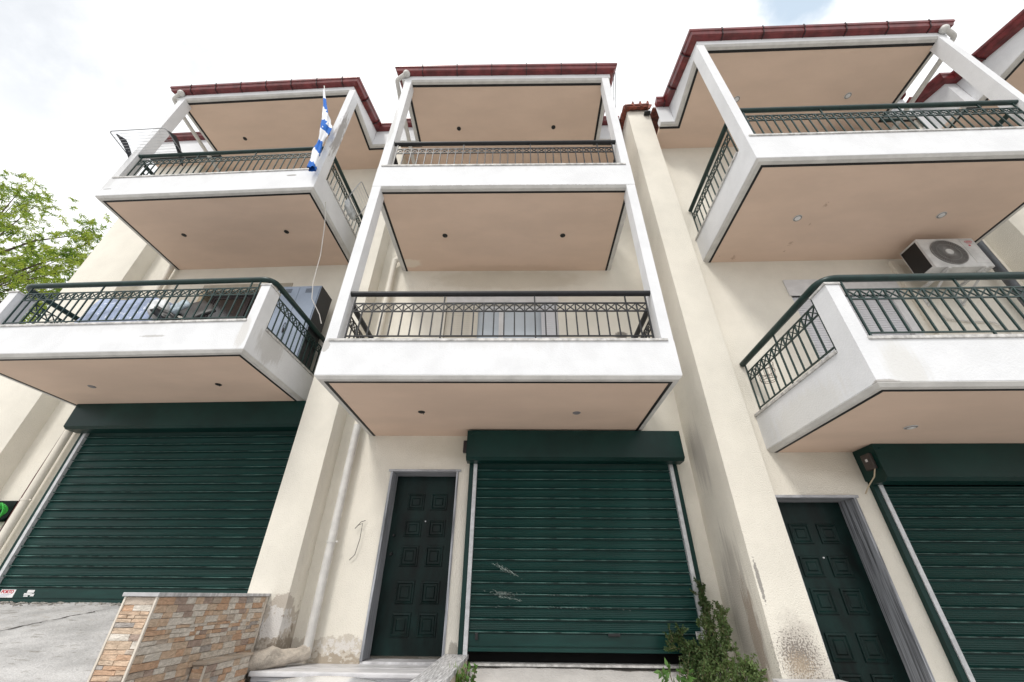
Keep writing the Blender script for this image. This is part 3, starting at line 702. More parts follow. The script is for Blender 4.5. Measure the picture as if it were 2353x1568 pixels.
# ---- windows on the first floor
use(ROOT['M'])
win=frame_window(-1.28,.66,2.35,4.45,5.80,ROOT['M'],M_wframe,M_glass,2)
obj('shutter_housing',B(-1.30,.72,5.695,5.86,4.463,4.63),M_wframe,win)
white_slats(.40,.70,2.35,4.46,5.765,ROOT['M'])
white_slats(-1.29,-.72,2.35,4.46,5.765,ROOT['M'],mat('cream_slat',(.66,.62,.54),.5,.05))
use(ROOT['L'])
winL=frame_window(-6.55,-4.95,2.96,5.18,6.12,ROOT['L'],M_dframe,M_dglass,2)
obj('shutter_housing',B(-6.74,-4.86,6.02,6.16,5.20,5.37),mat('taupe_housing',(.42,.38,.31),.6),winL)
obj('reveal_board',B(-6.70,-6.62,6.0,6.2,2.96,5.19),mat('tan_reveal',(.50,.40,.27),.6),winL)
use(ROOT['R'])
obj('shutter_housing',B(4.20,5.95,5.10,5.3,4.05,4.37),M_wframe,white_slats(4.23,5.72,1.92,4.06,5.16,ROOT['R']))
obj('window_jamb',B(5.73,5.86,5.10,5.2,1.92,4.05),M_wframe,ROOT['R'])

# ---- pipes
def pipe(h,pts,r,m,name='downpipe',clamps=()):
    use(ROOT[h]); bm=bmesh.new(); tube(bm,pts,r,12); p=obj(name,bm,m,ROOT[h],50)
    for c in clamps:
        bm=bmesh.new(); tube(bm,[(c[0],c[1],c[2]-.014),(c[0],c[1],c[2]+.014)],r+.006,12); box(bm,c[0]+r-.002,c[0]+r+.03,c[1]-.01,c[1]+.01,c[2]-.01,c[2]+.01); obj('pipe_clamp',bm,m,p,50)
    return p
pipe('M',[(-2.37,5.60,5.42),(-2.37,5.60,2.1)],.052,M_pvcc,clamps=[(-2.37,5.60,3.0)])
pipe('M',[(-2.37,5.60,2.1),(-2.37,5.60,.5),(-2.37,5.60,-.60)],.052,M_pvc,clamps=[(-2.37,5.60,.56)])
pipe('M',[(-2.37,5.60,5.38),(-2.30,5.60,5.45),(-2.22,5.62,5.45)],.055,M_pvcc,'pipe_elbow')
pipe('L',[(-7.60,5.93,9.1),(-7.60,5.93,-.1)],.055,M_pvcc,clamps=[(-7.60,5.93,1.15)])
pipe('R',[(7.42,4.96,1.8),(7.55,4.96,8.1)],.06,M_grey,'corner_post')
for h,side in (('M',-1),('L',-1),('R',1)):
    d=HS[h]; s3=d['s1']+3.25+d['H3']; x=d['ol'] if side<0 else d['or']; yo=d['yo']
    pts=arc_path([(x-side*.06,yo-.06,s3+.17),(x+side*.02,yo-.05,s3+.10),(x+side*.17,yo+.02,s3+.06),(x+side*.17,d['yo']+.35,s3-.03),(x+side*.17,d['D']-.05,s3-.18)],.035,3)
    pipe(h,pts,.042,M_pvc,'rain_pipe')
    bm=bmesh.new(); bmesh.ops.create_uvsphere(bm,u_segments=14,v_segments=10,radius=.07,matrix=Matrix.Translation((x-side*.03,yo-.06,s3+.13))); obj('pipe_outlet',bm,M_pvc,ROOT[h],60)
# cables on walls
use(ROOT['M'])
for q in (0,.035):
    bm=bmesh.new(); tube(bm,[(1.88+q,3.84,8.74),(1.87+q,3.95,8.45),(1.84+q,4.05,8.0),(1.80,4.1,7.4)],.006,5); obj('aerial_cable',bm,M_black,ROOT['M'])
use(ROOT['L']); bm=bmesh.new(); tube(bm,[(-7.78,6.02,2.4),(-7.80,6.02,1.5),(-7.80,6.02,.5)],.018,6); obj('wall_cable',bm,M_brown,ROOT['L'])
use(ROOT['M']); bm=bmesh.new(); tube(bm,[(-2.02,5.69,.82),(-2.06,5.66,.80),(-2.13,5.67,.72),(-2.10,5.68,.76),(-2.04,5.66,.78),(-2.04,5.67,.6),(-2.07,5.68,.42),(-2.13,5.69,.36)],.004,5); obj('loose_wire',bm,M_black,ROOT['M'])
use(ROOT['R']); bm=bmesh.new(); tube(bm,[(6.25,5.1,4.0),(6.22,5.09,3.75),(6.32,5.09,3.55),(6.6,5.09,3.5),(6.95,5.09,3.48),(7.05,5.09,3.35),(7.1,5.09,2.6)],.010,6); obj('wall_cable',bm,M_wire,ROOT['R'])
use(ROOT['R'])
bm=bmesh.new(); box(bm,6.02,6.12,5.06,5.12,1.95,4.7); obj('wall_trunking',bm,M_pvcc,ROOT['R'])

# ------------------------------------------------------------------ party walls
def party(h,x0,x1,yf,yb,zt,m,label,z0=-2.4):
    t=thing('party_wall',label,'wall',h,((x0+x1)/2,yf,-.6),'projecting walls between the townhouses')
    bm=bmesh.new(); box(bm,x0,x1,yf,yb,z0,zt,bev=.012); obj('wall_body',bm,m,t,30); return t
bLM=(-3.03-.05,5.27,-.6)
m_=cream('cream_stucco_damp',stains=[((.25,0,.0),(.55,.9,.85),(.50,.45,.39),6,.95,(.30,.9,.04),(1,1,.8)),((.3,0,-.05),(.6,.9,.7),(.27,.23,.185),9,.85,(.50,2.2,.18),(1,1,.8)),((.16,0,.32),(.3,.5,.28),(.74,.73,.72),12,.8,(.45,1.8,.12),(1,1,1))])
party('L',-3.33,-2.83,5.27,6.6,9.5,m_,'cream projecting wall between leftmost and middle house, plaster peeling at its damp foot')
m_=cream('cream_stucco_mouldy',stains=[((-.27,.45,.45),(.2,.55,1.4),(.40,.37,.33),12,.75,(.30,1.2,.35),(1,1.5,.12)),((-.27,.30,.30),(.2,.22,.75),(.28,.22,.17),22,.7,(.35,1.4,.25),(1,1.5,.2)),
   ((-.27,.6,2.2),(.2,.4,.9),(.48,.45,.41),10,.7,(.3,1.1,.4),(1,1.5,.12)),
   ((.0,0,.10),(.30,.2,.50),(.42,.38,.34),7,.6,(.10,1.1,.5),(1,1,1)),((-.02,0,.15),(.46,.2,.46),(.13,.11,.095),62,.8,(.66,2.8,.15),(1,1,1)),((-.04,0,.08),(.34,.2,.26),(.42,.33,.23),80,.6,(.62,2.8,.2),(1,1,1)),((-.2,0,.75),(.03,.12,.3),(.2,.19,.18),40,.8,(.3,1.2,.15),(1,1,1))])
tMR=party('R',2.30,2.775,4.80,6.1,9.08,m_,'cream projecting wall right of the middle house, with black mould near its foot and roof tiles on top')
party('L',-9.40,-8.25,5.73,12,9.2,cream('cream_stucco_gable'),'broad cream gable wall at the far left end with the tree showing behind')
party('R',7.88,8.36,4.70,5.6,8.2,M_cream,'cream projecting wall beside the grey corner post at the right edge')
# terracotta verge tiles on the tall wall
use(tMR); z=9.08
for i in range(3):
    bm=bmesh.new(); x0=2.30+i*.162-.05; x1=x0+.19
    n=9; ra=[];rb=[]
    for k in range(n):
        a=math.pi*(k/(n-1)); 
        ra.append(bm.verts.new((x0,4.70+.16*(1-math.cos(a))/2*1.2-.02,z-.02+.13*math.sin(a)+.005*i))); rb.append(bm.verts.new((x1,4.70+.16*(1-math.cos(a))/2*1.2-.02-.006,z-.02+.145*math.sin(a)+.005*i)))
    for k in range(n-1): bm.faces.new((ra[k],rb[k],rb[k+1],ra[k+1]))
    bm.faces.new(ra[::-1]); bm.faces.new(rb)
    bmesh.ops.recalc_face_normals(bm,faces=bm.faces); obj('verge_tile',bm,M_tile,tMR,50)
    obj('verge_tile',B(x0+.01,x1-.012,4.695,4.76,z-.06,z+.05+.004*i,bev=.008),M_tile,tMR)
    obj('tile_rim',B(x1-.03,x1+.004,4.68,4.77,z-.07,z+.135+.006*i,bev=.006),M_tile,tMR)
for i in range(6):
    y0=4.74+i*.2; bm=bmesh.new()
    tube(bm,[(2.29,y0,z+.02+.07*i),(2.29,y0+.25,z+.05+.07*i)],.085,10); obj('verge_tile',bm,M_tile,tMR,50)
obj('tile_slab',B(2.27,2.765,4.78,6.1,z+.001,z+.08),M_tile,tMR)
bm=bmesh.new(); bar(bm,(2.80,4.70,z+.0),(2.71,4.66,z-.22),.05,.03); obj('broken_tile',bm,M_tile,tMR)
bm=bmesh.new(); box(bm,2.63,2.76,4.70,4.79,z-.26,z-.215,bev=.008); obj('tile_hook',bm,M_black,tMR)

# ------------------------------------------------------------------ tile-clad garden wall and steps
RAMPC=[(0.0,(.64,.42,.28,1)),(.13,(.76,.70,.62,1)),(.36,(.68,.50,.36,1)),(.50,(.46,.35,.29,1)),(.60,(.78,.72,.64,1)),(.74,(.56,.47,.39,1)),(.84,(.66,.51,.38,1)),(.95,(.46,.42,.39,1))]
M_stone=mat('split_stone_face',(1,.99,.97),.75,.14,22,.8,45,rnd=1,ramp=RAMPC,fine=.16,stretch=(1,1,2.5))
def stones(parent,axis,fixed,a0,a1,z0,z1,sgn,rnd,limit=400):
    """axis 'y': face normal +X at x=fixed ; axis 'x': face normal -Y at y=fixed"""
    z=z1; 
    while z>z0:
        hh=rnd.choice((.024,.032,.040,.052)); a=a0
        zb=max(z0,z-hh)
        while a<a1-.01:
            ln=rnd.uniform(.05,.17) if hh<.05 else rnd.uniform(.09,.20); b=min(a1,a+ln)
            if a1-b<.035: b=a1
            th=rnd.uniform(.006,.017); bm=bmesh.new(); gpp=.0018; j=rnd.uniform(-.003,.003)
            if axis=='y': box(bm,fixed-.004,fixed+th,a+gpp,b-gpp,zb+gpp,z-gpp)
            else: box(bm,a+gpp,b-gpp,fixed-th,fixed+.004,zb+gpp,z-gpp)
            for v in bm.verts:
                v.co.z+=rnd.uniform(-.003,.003)
                if axis=='y' and v.co.x>fixed+.001: v.co.x+=rnd.uniform(-.004,.004)
                if axis=='x' and v.co.y<fixed-.001: v.co.y+=rnd.uniform(-.004,.004)
            obj('stone',bm,M_stone,parent); a=b
        z=zb
rn=random.Random(11)
M_core=mat('tile_mortar',(.50,.42,.35),.9,.2,20)
tw=thing('stone_clad_wall','low wall clad in orange and cream split stone under a marble coping, foot of the leftmost fin','wall','M',(-2.98,4.5,-1.4))
obj('wall_core',B(-3.10,-2.862,3.72,5.36,-1.7,-.03),M_core,tw)
obj('coping',B(-3.125,-2.835,3.69,5.40,-.0295,-.002,bev=.004),M_marble,tw)
obj('corner_trim',B(-2.862,-2.846,3.704,3.722,-1.1,-.031),mat('beige_trim',(.66,.60,.52),.6),tw)
obj('edge_trim',B(-3.112,-3.098,3.704,3.722,-1.1,-.031),MATS['beige_trim'],tw)
obj('end_trim',B(-2.866,-2.846,5.33,5.36,-1.1,-.031),MATS['beige_trim'],tw)
stones(tw,'y',-2.862,3.725,5.33,-.70,-.034,1,rn)
stones(tw,'x',3.72,-3.096,-2.866,-.80,-.034,1,rn)
ck=thing('low_clad_wall','short lower wall with the same stone cladding beside the marble steps','wall','M',(-2.78,4.8,-1.4))
obj('wall_core',B(-2.843,-2.735,4.43,5.12,-1.7,-.535),M_core,ck)
obj('coping',B(-2.843,-2.715,4.405,5.14,-.534,-.512,bev=.004),mat('brown_trim',(.50,.42,.34),.6,.15),ck)
stones(ck,'y',-2.735,4.435,5.12,-.80,-.538,1,rn)
stones(ck,'x',4.43,-2.84,-2.74,-.80,-.538,1,rn)
obj('corner_trim',B(-2.735,-2.722,4.412,4.428,-.9,-.536),MATS['beige_trim'],ck)
# marble steps
st=thing('entrance_steps','grey marble steps and landing in front of the middle front door','steps','M',(-1.7,5.2,-1.4))
obj('landing_slab',B(-2.62,-.835,5.44,5.711,-.70,-.662,bev=.003),M_marble,st)
obj('landing_slab',B(-1.79,-.842,5.712,5.985,-.70,-.640,bev=.003),M_marble,st)
mats_=mat('pale_step_marble',(.70,.70,.72),.35,.10,4,.03,40,stretch=(.6,5,1),fine=.04)
obj('step_tread',B(-2.72,-.836,5.15,5.438,-.708,-.663,bev=.014),mats_,st)
obj('step_riser',B(-2.70,-.84,5.185,5.21,-.86,-.709),M_riser,st)
obj('step_tread',B(-2.9,-.84,4.86,5.184,-.905,-.861,bev=.012),mats_,st)
obj('step_riser',B(-2.9,-.84,4.90,4.93,-1.05,-.906),M_riser,st)
obj('step_tread',B(-2.9,-.84,4.56,4.899,-1.09,-1.051,bev=.01),mats_,st)
obj('step_base',B(-2.9,-.84,4.6,5.7,-2.3,-1.092),M_conc,st)
cb=thing('marble_curb','flat striped marble coping on the curb between the front door steps and the middle ramp','curb','M',(-.7,4.8,-1.4))
obj('coping',B(-.835,-.565,3.6,5.70,-.60,-.562,bev=.004),mat('striped_coping_marble',(.60,.60,.61),.45,.30,7,.04,40,stretch=(16,.8,1),fine=.08),cb)
obj('curb_body',B(-.82,-.575,3.62,5.69,-2.4,-.601),M_core,cb)
# plaster lump with pipe at the fin foot
lump=bmesh.new()
tube(lump,[(-2.80,5.20,-.62),(-2.70,5.23,-.59),(-2.62,5.30,-.57),(-2.52,5.42,-.585),(-2.44,5.52,-.575),(-2.37,5.61,-.55)],.09,16,rs=[.08,.095,.095,.072,.068,.075])
bmesh.ops.subdivide_edges(lump,edges=lump.edges[:],cuts=2,use_grid_fill=True)
import mathutils
for v in lump.verts:
    nv=mathutils.noise.noise_vector(v.co*9); v.co+=nv*.016+mathutils.noise.noise_vector(v.co*30)*.009; 
    
o=obj('mortar_lump',lump,mat('rough_mortar',(.50,.445,.38),.95,.14,9,1,40,fine=.2),h='M',base=(-2.5,5.2,-.66),smooth_ang=60); setprops(o,'rough mortar hump covering the drain pipe at the foot of the damp wall','mortar')
# mortar strip wall for the right house
rw=thing('low_coped_wall','low wall with marble coping in front of the mouldy projecting wall','wall','R',(2.55,4.4,-1.4))
obj('wall_body',B(2.36,2.78,3.2,4.79,-2.4,-.655),mat('rough_mortar_wall',(.5,.45,.38),.95,.2,9,1,40),rw)
obj('coping',B(2.20,2.80,3.15,4.79,-.654,-.615,bev=.005),M_marble,rw)

# ------------------------------------------------------------------ things on and around the balconies
def ac_unit(h,x0,z0,yf,D,wd,hh,dp,label,group='air conditioner units on the balcony walls',logo=False):
    t=thing('air_conditioner',label,'air conditioner',h,(x0+wd/2,yf+dp/2,z0),group)
    x1=x0+wd; z1=z0+hh
    bm=bmesh.new(); box(bm,x0,x1,yf,yf+dp,z0,z1,bev=.018); obj('casing',bm,M_acw,t,30)
    obj('side_coil',B(x0-.004,x0+.01,yf+.035,yf+dp-.02,z0+.05,z1-.04),M_black,t)
    cx=x0+wd*.40; cz=z0+hh*.5; rad=min(hh*.42,wd*.29)
    bm=bmesh.new(); bmesh.ops.create_cone(bm,cap_ends=True,segments=40,radius1=rad,radius2=rad,depth=.006,matrix=Matrix.Translation((cx,yf-.002,cz))@Matrix.Rotation(R(90),4,'X')); obj('fan_opening',bm,mat('dark_fan_well',(.11,.105,.10),.8),t)
    bm=bmesh.new()
    for k in range(44):
        a=2*math.pi*k/44; b=a+.22
        p0=(cx+.05*math.cos(a),yf-.012,cz+.05*math.sin(a)); pm=(cx+rad*.55*math.cos(a+.12),yf-.016,cz+rad*.55*math.sin(a+.12)); p1=(cx+rad*math.cos(b),yf-.008,cz+rad*math.sin(b))
        tube(bm,[p0,pm,p1],.0028,4,cap=False)
    for rr in (rad,rad*.97,rad*.66,rad*.33):
        tube(bm,[(cx+rr*math.cos(2*math.pi*k/36),yf-.010,cz+rr*math.sin(2*math.pi*k/36)) for k in range(37)],.0032,4,cap=False)
    obj('fan_grille',bm,M_acg,t)
    bm=bmesh.new(); bmesh.ops.create_cone(bm,cap_ends=True,segments=24,radius1=.055,radius2=.05,depth=.012,matrix=Matrix.Translation((cx,yf-.016,cz))@Matrix.Rotation(R(90),4,'X')); obj('fan_hub',bm,M_acw,t)
    obj('service_panel',B(x0+wd*.74,x1-.015,yf-.004,yf+.01,z0+.07,z1-.02,bev=.003),M_acw,t)
    if logo:
        bm=bmesh.new(); lx=x0+wd*.87; lz=z1-.085
        tube(bm,[(lx+.055*math.cos(2*math.pi*k/28),yf-.0055,lz+.022*math.sin(2*math.pi*k/28)) for k in range(29)],.0028,4,cap=False)
        box(bm,lx-.034,lx+.034,yf-.006,yf-.0045,lz-.005,lz+.006); bmesh.ops.create_cone(bm,cap_ends=True,segments=12,radius1=.016,radius2=.016,depth=.002,matrix=Matrix.Translation((lx-.02,yf-.005,lz-.075))@Matrix.Rotation(R(90),4,'X'))
        box(bm,lx-.05,lx+.03,yf-.0055,yf-.0045,lz-.042,lz-.038)
        obj('logo',bm,M_red,t)
    for bx in (x0+.16,x1-.16):
        bm=bmesh.new()
        box(bm,bx-.018,bx+.018,yf-.02,D-.001,z0-.04,z0-.006); box(bm,bx-.018,bx+.018,D-.035,D-.001,z0-.30,z0-.041)
        bar(bm,(bx,yf+.02,z0-.04),(bx,D-.03,z0-.28),.022)
        obj('wall_bracket',bm,M_acw,t)
    bm=bmesh.new(); tube(bm,[(x0+wd*.4,yf+dp*.5,z0-.002),(x0+wd*.4,yf+dp*.5,z0-.10)],.014,8); obj('drain_hose',bm,M_pvc,t)
    return t
ac_unit('R',6.02,4.10,4.56,5.121,.84,.585,.32,'white air conditioner hung under the peach soffit, with black side and red oval badge',logo=True)
ac_unit('R',6.15,7.28,4.72,5.121,.84,.60,.30,'dim air conditioner behind the top right railing, only its top edge showing')
ac_unit('Q',8.62,6.98,4.55,5.0,.84,.60,.30,'grey air conditioner seen through the right end of the top railing')
# bracket bar on top right balcony
o=obj('awning_bar',B(6.24,6.56,3.98,4.02,6.99,7.02,bev=.004),M_green,h='R',base=(6.4,4.0,7.0)); setprops(o,'short dark green bar behind the top right balcony railing','bar')

# locker
t=thing('metal_locker','tall blue-grey steel locker with two doors at the right end of the left lower balcony','locker','L',(-4.15,5.58,2.957))
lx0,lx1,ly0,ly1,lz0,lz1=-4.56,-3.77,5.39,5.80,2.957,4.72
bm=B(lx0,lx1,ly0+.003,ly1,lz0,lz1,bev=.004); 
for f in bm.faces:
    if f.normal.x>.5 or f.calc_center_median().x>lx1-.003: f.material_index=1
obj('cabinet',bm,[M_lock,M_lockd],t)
for a,b in ((lx0+.02,(lx0+lx1)/2-.003),((lx0+lx1)/2+.003,lx1-.02)):
    dd=obj('locker_door',B(a,b,ly0-.012,ly0+.002,lz0+.07,lz1-.03,bev=.003),M_lock,t)
    bm=bmesh.new(); c_=(a+b)/2
    for k in range(4): box(bm,c_-.06,c_+.06,ly0-.017,ly0-.0125,lz1-.16+k*.025,lz1-.152+k*.025)
    obj('vent_slot',bm,M_lockd,dd)
bm=bmesh.new()
for sx in (-.022,.022):
    tube(bm,[((lx0+lx1)/2+sx,ly0-.013,3.90),((lx0+lx1)/2+sx,ly0-.03,3.88),((lx0+lx1)/2+sx*1.3,ly0-.03,3.80),((lx0+lx1)/2+sx,ly0-.013,3.79)],.006,6)
    tube(bm,[((lx0+lx1)/2+sx,ly0-.02,3.79),((lx0+lx1)/2+sx*.6,ly0-.02,3.70)],.012,6)
obj('door_handle',bm,M_black,t)
# folded floral mattress on the left lower balcony
M_flor=mat('floral_fabric',(.30,.36,.50),.9,.18,3,.3,40,stains=[((0,0,0),(40,40,40),(.72,.76,.84),13,.9,(1.06,1,.05),(1,1,1)),((0,0,0),(40,40,40),(.16,.34,.44),5,.5,(1.1,1,.1),(1,1,1))])
M_flor2=mat('pillow_fabric',(.42,.50,.56),.9,.2,9,.3,40)
def soft(name,c,size,rot,m,label,cat,h,seed=1,parent=None):
    bm=bmesh.new(); bmesh.ops.create_cube(bm,size=1); bmesh.ops.subdivide_edges(bm,edges=bm.edges[:],cuts=7,use_grid_fill=True)
    r_=random.Random(seed); ph=[r_.uniform(0,6) for _ in range(4)]
    for v in bm.verts:
        x,y,z=v.co*2
        k=(1-.16*(x**4+0)*(z**4))*(1); 
        v.co.x*=(1-.10*z**4)*(1-.06*y*y); v.co.z*=(1-.10*x**4)*(1-.06*y*y); v.co.y*=(1-.30*max(x*x,z*z)**2)
        v.co.y+=.10*math.sin(4*x+ph[0])*math.cos(3*z+ph[1])
        v.co.z+=.03*math.sin(5*x+ph[2])
    m4=Matrix.Translation(c)@Matrix.Rotation(R(rot[2]),4,'Z')@Matrix.Rotation(R(rot[0]),4,'X')@Matrix.Rotation(R(rot[1]),4,'Y')@Matrix.Diagonal((*size,1))
    bmesh.ops.transform(bm,matrix=m4,verts=bm.verts)
    if parent: return obj(name,bm,m,parent,80)
    o=obj(name,bm,m,h=h,base=(c[0],c[1],c[2]-size[2]/2),smooth_ang=80); setprops(o,label,cat); return o
soft('mattress',(-6.68,4.95,3.58),(1.36,.26,1.34),(-12,0,2),M_flor,'folded mattress with a blue floral cover standing behind the left lower railing','mattress','L',2)
soft('pillow',(-5.93,4.80,3.82),(.27,.18,.30),(-10,-30,10),mat('white_plastic_bag',(.72,.74,.76),.5,.06,6,.3,20),'pale crumpled bag leaning on the floral mattress','bag','L',4)
soft('cushion',(-5.84,5.02,3.98),(.30,.15,.34),(-15,35,-8),M_flor2,'blue and teal printed cushion on top of the dark chair','cushion','L',6)
# dark folded chair
t=thing('office_chair','black mesh chair with curved back standing on the left lower balcony','chair','L',(-5.4,5.0,2.957))
soft('backrest',(-5.50,5.0,3.92),(.62,.08,.46),(-25,38,0),M_black,'','','L',8,t)
soft('seat',(-5.72,4.9,3.66),(.56,.46,.16),(0,28,0),M_black,'','','L',9,t)
bm=bmesh.new(); tube(bm,[(-5.6,4.95,3.45),(-5.58,4.95,3.05)],.03,8)
for k in range(5):
    a=k*1.2566; tube(bm,[(-5.58,4.95,3.07),(-5.58+.28*math.cos(a),4.95+.28*math.sin(a),3.0)],.018,6)
obj('base',bm,M_dframe,t)
bm=bmesh.new()
for k in range(7): tube(bm,[(-5.62+k*.045,4.93,3.62+k*.03),(-5.45+k*.045,4.98,3.95-.02*k)],.005,4)
obj('back_mesh',bm,M_dframe,t)
o=obj('storage_box',B(-5.95,-5.6,4.6,4.9,2.957,3.12,bev=.01),mat('tan_board',(.5,.4,.28),.8),h='L',base=(-5.8,4.75,2.957)); setprops(o,'flat tan box on the left lower balcony floor','box')

# drying racks
def rack(h,p,ex,ey,n,label,arms=True):
    """p corner, ex ey edge vectors"""
    p=Vector(p); ex=Vector(ex); ey=Vector(ey)
    t=thing('drying_rack',label,'drying rack',h,tuple(p+ex/2+ey),'folding clothes racks on the upper left balcony')
    mw=mat('grey_wire',(.33,.34,.36),.4,.05)
    bm=bmesh.new(); loop=arc_path([p+ex*.5,p,p+ey,p+ex+ey,p+ex,p+ex*.5],.06,5); tube(bm,loop,.0085,8); obj('frame',bm,mw,t,50)
    mw2=mat('thin_white_wire',(.60,.62,.64),.4,.05)
    for k in range(1,n):
        bm=bmesh.new(); a=p+ey*(k/n); tube(bm,[a,a+ex],.0032,5); obj('wire',bm,mw2,t)
    if arms:
        for s_ in (.04,.97):
            bm=bmesh.new(); o_=p+ex*s_; nrm_=ex.cross(ey).normalized()
            if nrm_.z<0: nrm_=-nrm_
            pts=[]; 
            for k in range(9):
                f=k/8; c0=o_+ey*(.30+.74*f)+nrm_*(.05-.20*f*f); wdt=.12*(1-.6*f)
                pts.append((c0+ey.normalized()*-wdt*.9-nrm_*.00,c0+ey.normalized()*wdt*.5+nrm_*.10*(1-f)))
            th=ex.normalized()*.012
            for (a0,b0),(a1,b1) in zip(pts,pts[1:]):
                vs=[bm.verts.new(q) for q in (a0-th,b0-th,b1-th,a1-th,a0+th,b0+th,b1+th,a1+th)]
                for f_ in ((0,1,2,3),(7,6,5,4),(0,4,5,1),(3,2,6,7),(1,5,6,2),(0,3,7,4)): bm.faces.new([vs[i] for i in f_])
            bmesh.ops.recalc_face_normals(bm,faces=bm.faces); obj('arm',bm,mat('blue_black_plastic',(.02,.025,.035),.4),t,40)
    return t
rack('L',(-7.735,3.76,7.20),(1.10,-.01,0),(-.08,.62,-.0),11,'wire clothes rack with black arms hooked over the railing beside the left column')
rack('L',(-3.62,5.05,6.75),(0,.5,0),(.16,0,.5),7,'small white clothes rack hanging on the side railing of the upper left balcony',arms=False)
# clutter on that railing
soft('cloth',(-3.66,5.30,6.66),(.08,.42,.24),(0,0,0),mat('grey_laundry',(.60,.63,.66),.9,.15,9,.4,30),'pale grey laundry bundled against the side railing','laundry','L',12)
# hook on left side
bm=bmesh.new(); tube(bm,[(-7.72,4.9,7.10),(-7.86,4.9,7.16),(-7.98,4.9,7.10),(-8.0,4.9,6.95),(-7.93,4.9,6.9)],.016,6)
o=obj('rack_hook',bm,M_black,h='L',base=(-7.8,4.9,7.0)); setprops(o,'dark plastic hook sticking out left of the upper left column','hook')

# flag wrapped on its pole
t=thing('flag','blue and white striped flag rolled round its pole on the upper left balcony','flag','L',(-3.84,4.12,7.0))
pa=Vector((-3.80,4.10,6.30)); pt=Vector((-4.30,4.05,9.14)); 
bm=bmesh.new(); tube(bm,[(-3.72,4.12,6.9),(-3.80,4.06,7.5),tuple(pt)],.010,8); obj('pole',bm,M_wire,t,50)
mf=bpy.data.materials.new('flag_cloth'); mf.use_nodes=True; tt=mf.node_tree; b_=tt.nodes['Principled BSDF']; b_.inputs['Roughness'].default_value=.85
c_=nd(tt,'ShaderNodeTexCoord'); sp=nd(tt,'ShaderNodeSeparateXYZ'); tt.links.new(c_.outputs['Object'],sp.inputs[0])
no=nd(tt,'ShaderNodeTexNoise'); no.inputs['Scale'].default_value=7; tt.links.new(c_.outputs['Object'],no.inputs[0])
v=mth('ADD',mth('MULTIPLY',sp.outputs['Z'],11.0,tree=tt),mth('MULTIPLY',sp.outputs['X'],13.0,tree=tt),tree=tt); v=mth('ADD',v,mth('MULTIPLY',no.outputs['Fac'],5.0,tree=tt),tree=tt)
v=smooth(mth('SINE',v,tree=tt),-.02,.14,tt); x=nd(tt,'ShaderNodeMixRGB'); x.inputs[1].default_value=(.78,.80,.84,1); x.inputs[2].default_value=(.012,.13,.50,1); tt.links.new(v,x.inputs[0]); tt.links.new(x.outputs[0],b_.inputs['Base Color'])
bm=bmesh.new(); rings=[]; n=26; m=22
prof=[(0,.010),(.08,.018),(.2,.028),(.35,.045),(.5,.07),(.62,.09),(.72,.095),(.78,.06),(.82,.05),(.88,.085),(.94,.06),(1,.075)]
def pr(t_):
    for (a,ra),(b,rb) in zip(prof,prof[1:]):
        if a<=t_<=b: return ra+(rb-ra)*(t_-a)/(b-a)
    return .08
base_low=Vector((-3.74,4.06,6.20)); mid=Vector((-3.79,4.05,6.98)); top=pt+Vector((.04,0,-.18)); wide=Vector((-3.80,4.05,7.5))
for i in range(n*2+1):
    f=i/(n*2)
    c0=top.lerp(wide,f/.66) if f<.66 else (wide.lerp(mid,(f-.66)/.14) if f<.8 else mid.lerp(base_low,(f-.8)/.2))
    r_=pr(f); ring=[]
    for j in range(m):
        a=2*math.pi*j/m; rr=.85*r_*(1+.28*math.sin(4*a+f*11)+.16*math.sin(7*a-f*16)+.08*math.sin(40*f))
        ring.append(bm.verts.new(c0+Vector((math.cos(a)*rr,math.sin(a)*rr*.8-.02,math.sin(a*2+f*8)*.015))))
    rings.append(ring)
for a,b in zip(rings,rings[1:]):
    for j in range(m): bm.faces.new((a[j],a[(j+1)%m],b[(j+1)%m],b[j]))
obj('cloth',bm,mf,t,80)
# hanging cable on the left house
bm=bmesh.new(); tube(bm,[(-3.62,4.50,5.90),(-3.62,4.62,5.70),(-3.64,4.75,5.45),(-3.65,4.90,5.0),(-3.64,4.95,4.4),(-3.60,5.0,4.1),(-3.45,5.1,3.85),(-3.40,5.15,3.7)],.008,6)
o=obj('hanging_cable',bm,M_wire,h='L',base=(-3.62,4.7,3.9),smooth_ang=60); setprops(o,'thin white cable hanging from the upper left balcony past the locker','cable')
# wire basket on the right side railing
t=thing('wire_basket','thin wire plant holder hooked inside the right lower side railing','basket','R',(3.2,4.85,2.3))
bm=bmesh.new(); cx,cy,r_=3.22,4.86,.10
for z_,rr in ((2.66,.115),(2.56,.11),(2.46,.10),(2.43,.09)): tube(bm,[(cx+rr*math.cos(a*math.pi/9),cy+rr*math.sin(a*math.pi/9),z_) for a in range(19)],.0035,4,cap=False)
for k in range(8):
    a=k*math.pi/4; tube(bm,[(cx+.115*math.cos(a),cy+.115*math.sin(a),2.66),(cx+.09*math.cos(a),cy+.09*math.sin(a),2.43)],.003,4)
obj('wire_frame',bm,M_brown,t)
# hose on its board at far left
t=thing('garden_hose','coiled bright green hose hung on a dark board at the far left wall','hose','L',(-7.98,5.95,.9))
obj('board',B(-8.2,-7.82,6.0,6.035,.86,1.15),M_door,t)
for k in range(7):
    bm=bmesh.new(); rr=.11+.017*k
    pts=[(-7.94+rr*.80*math.cos(a*math.pi/12+.2*k)+.05*math.sin(a*math.pi/12),5.96-.011*k+.008*math.sin(a),.955+rr*.9*math.sin(a*math.pi/12+.2*k)-.008*k) for a in range(25)]
    tube(bm,pts,.0085,7,cap=False); obj('coil',bm,M_hose,t,60)

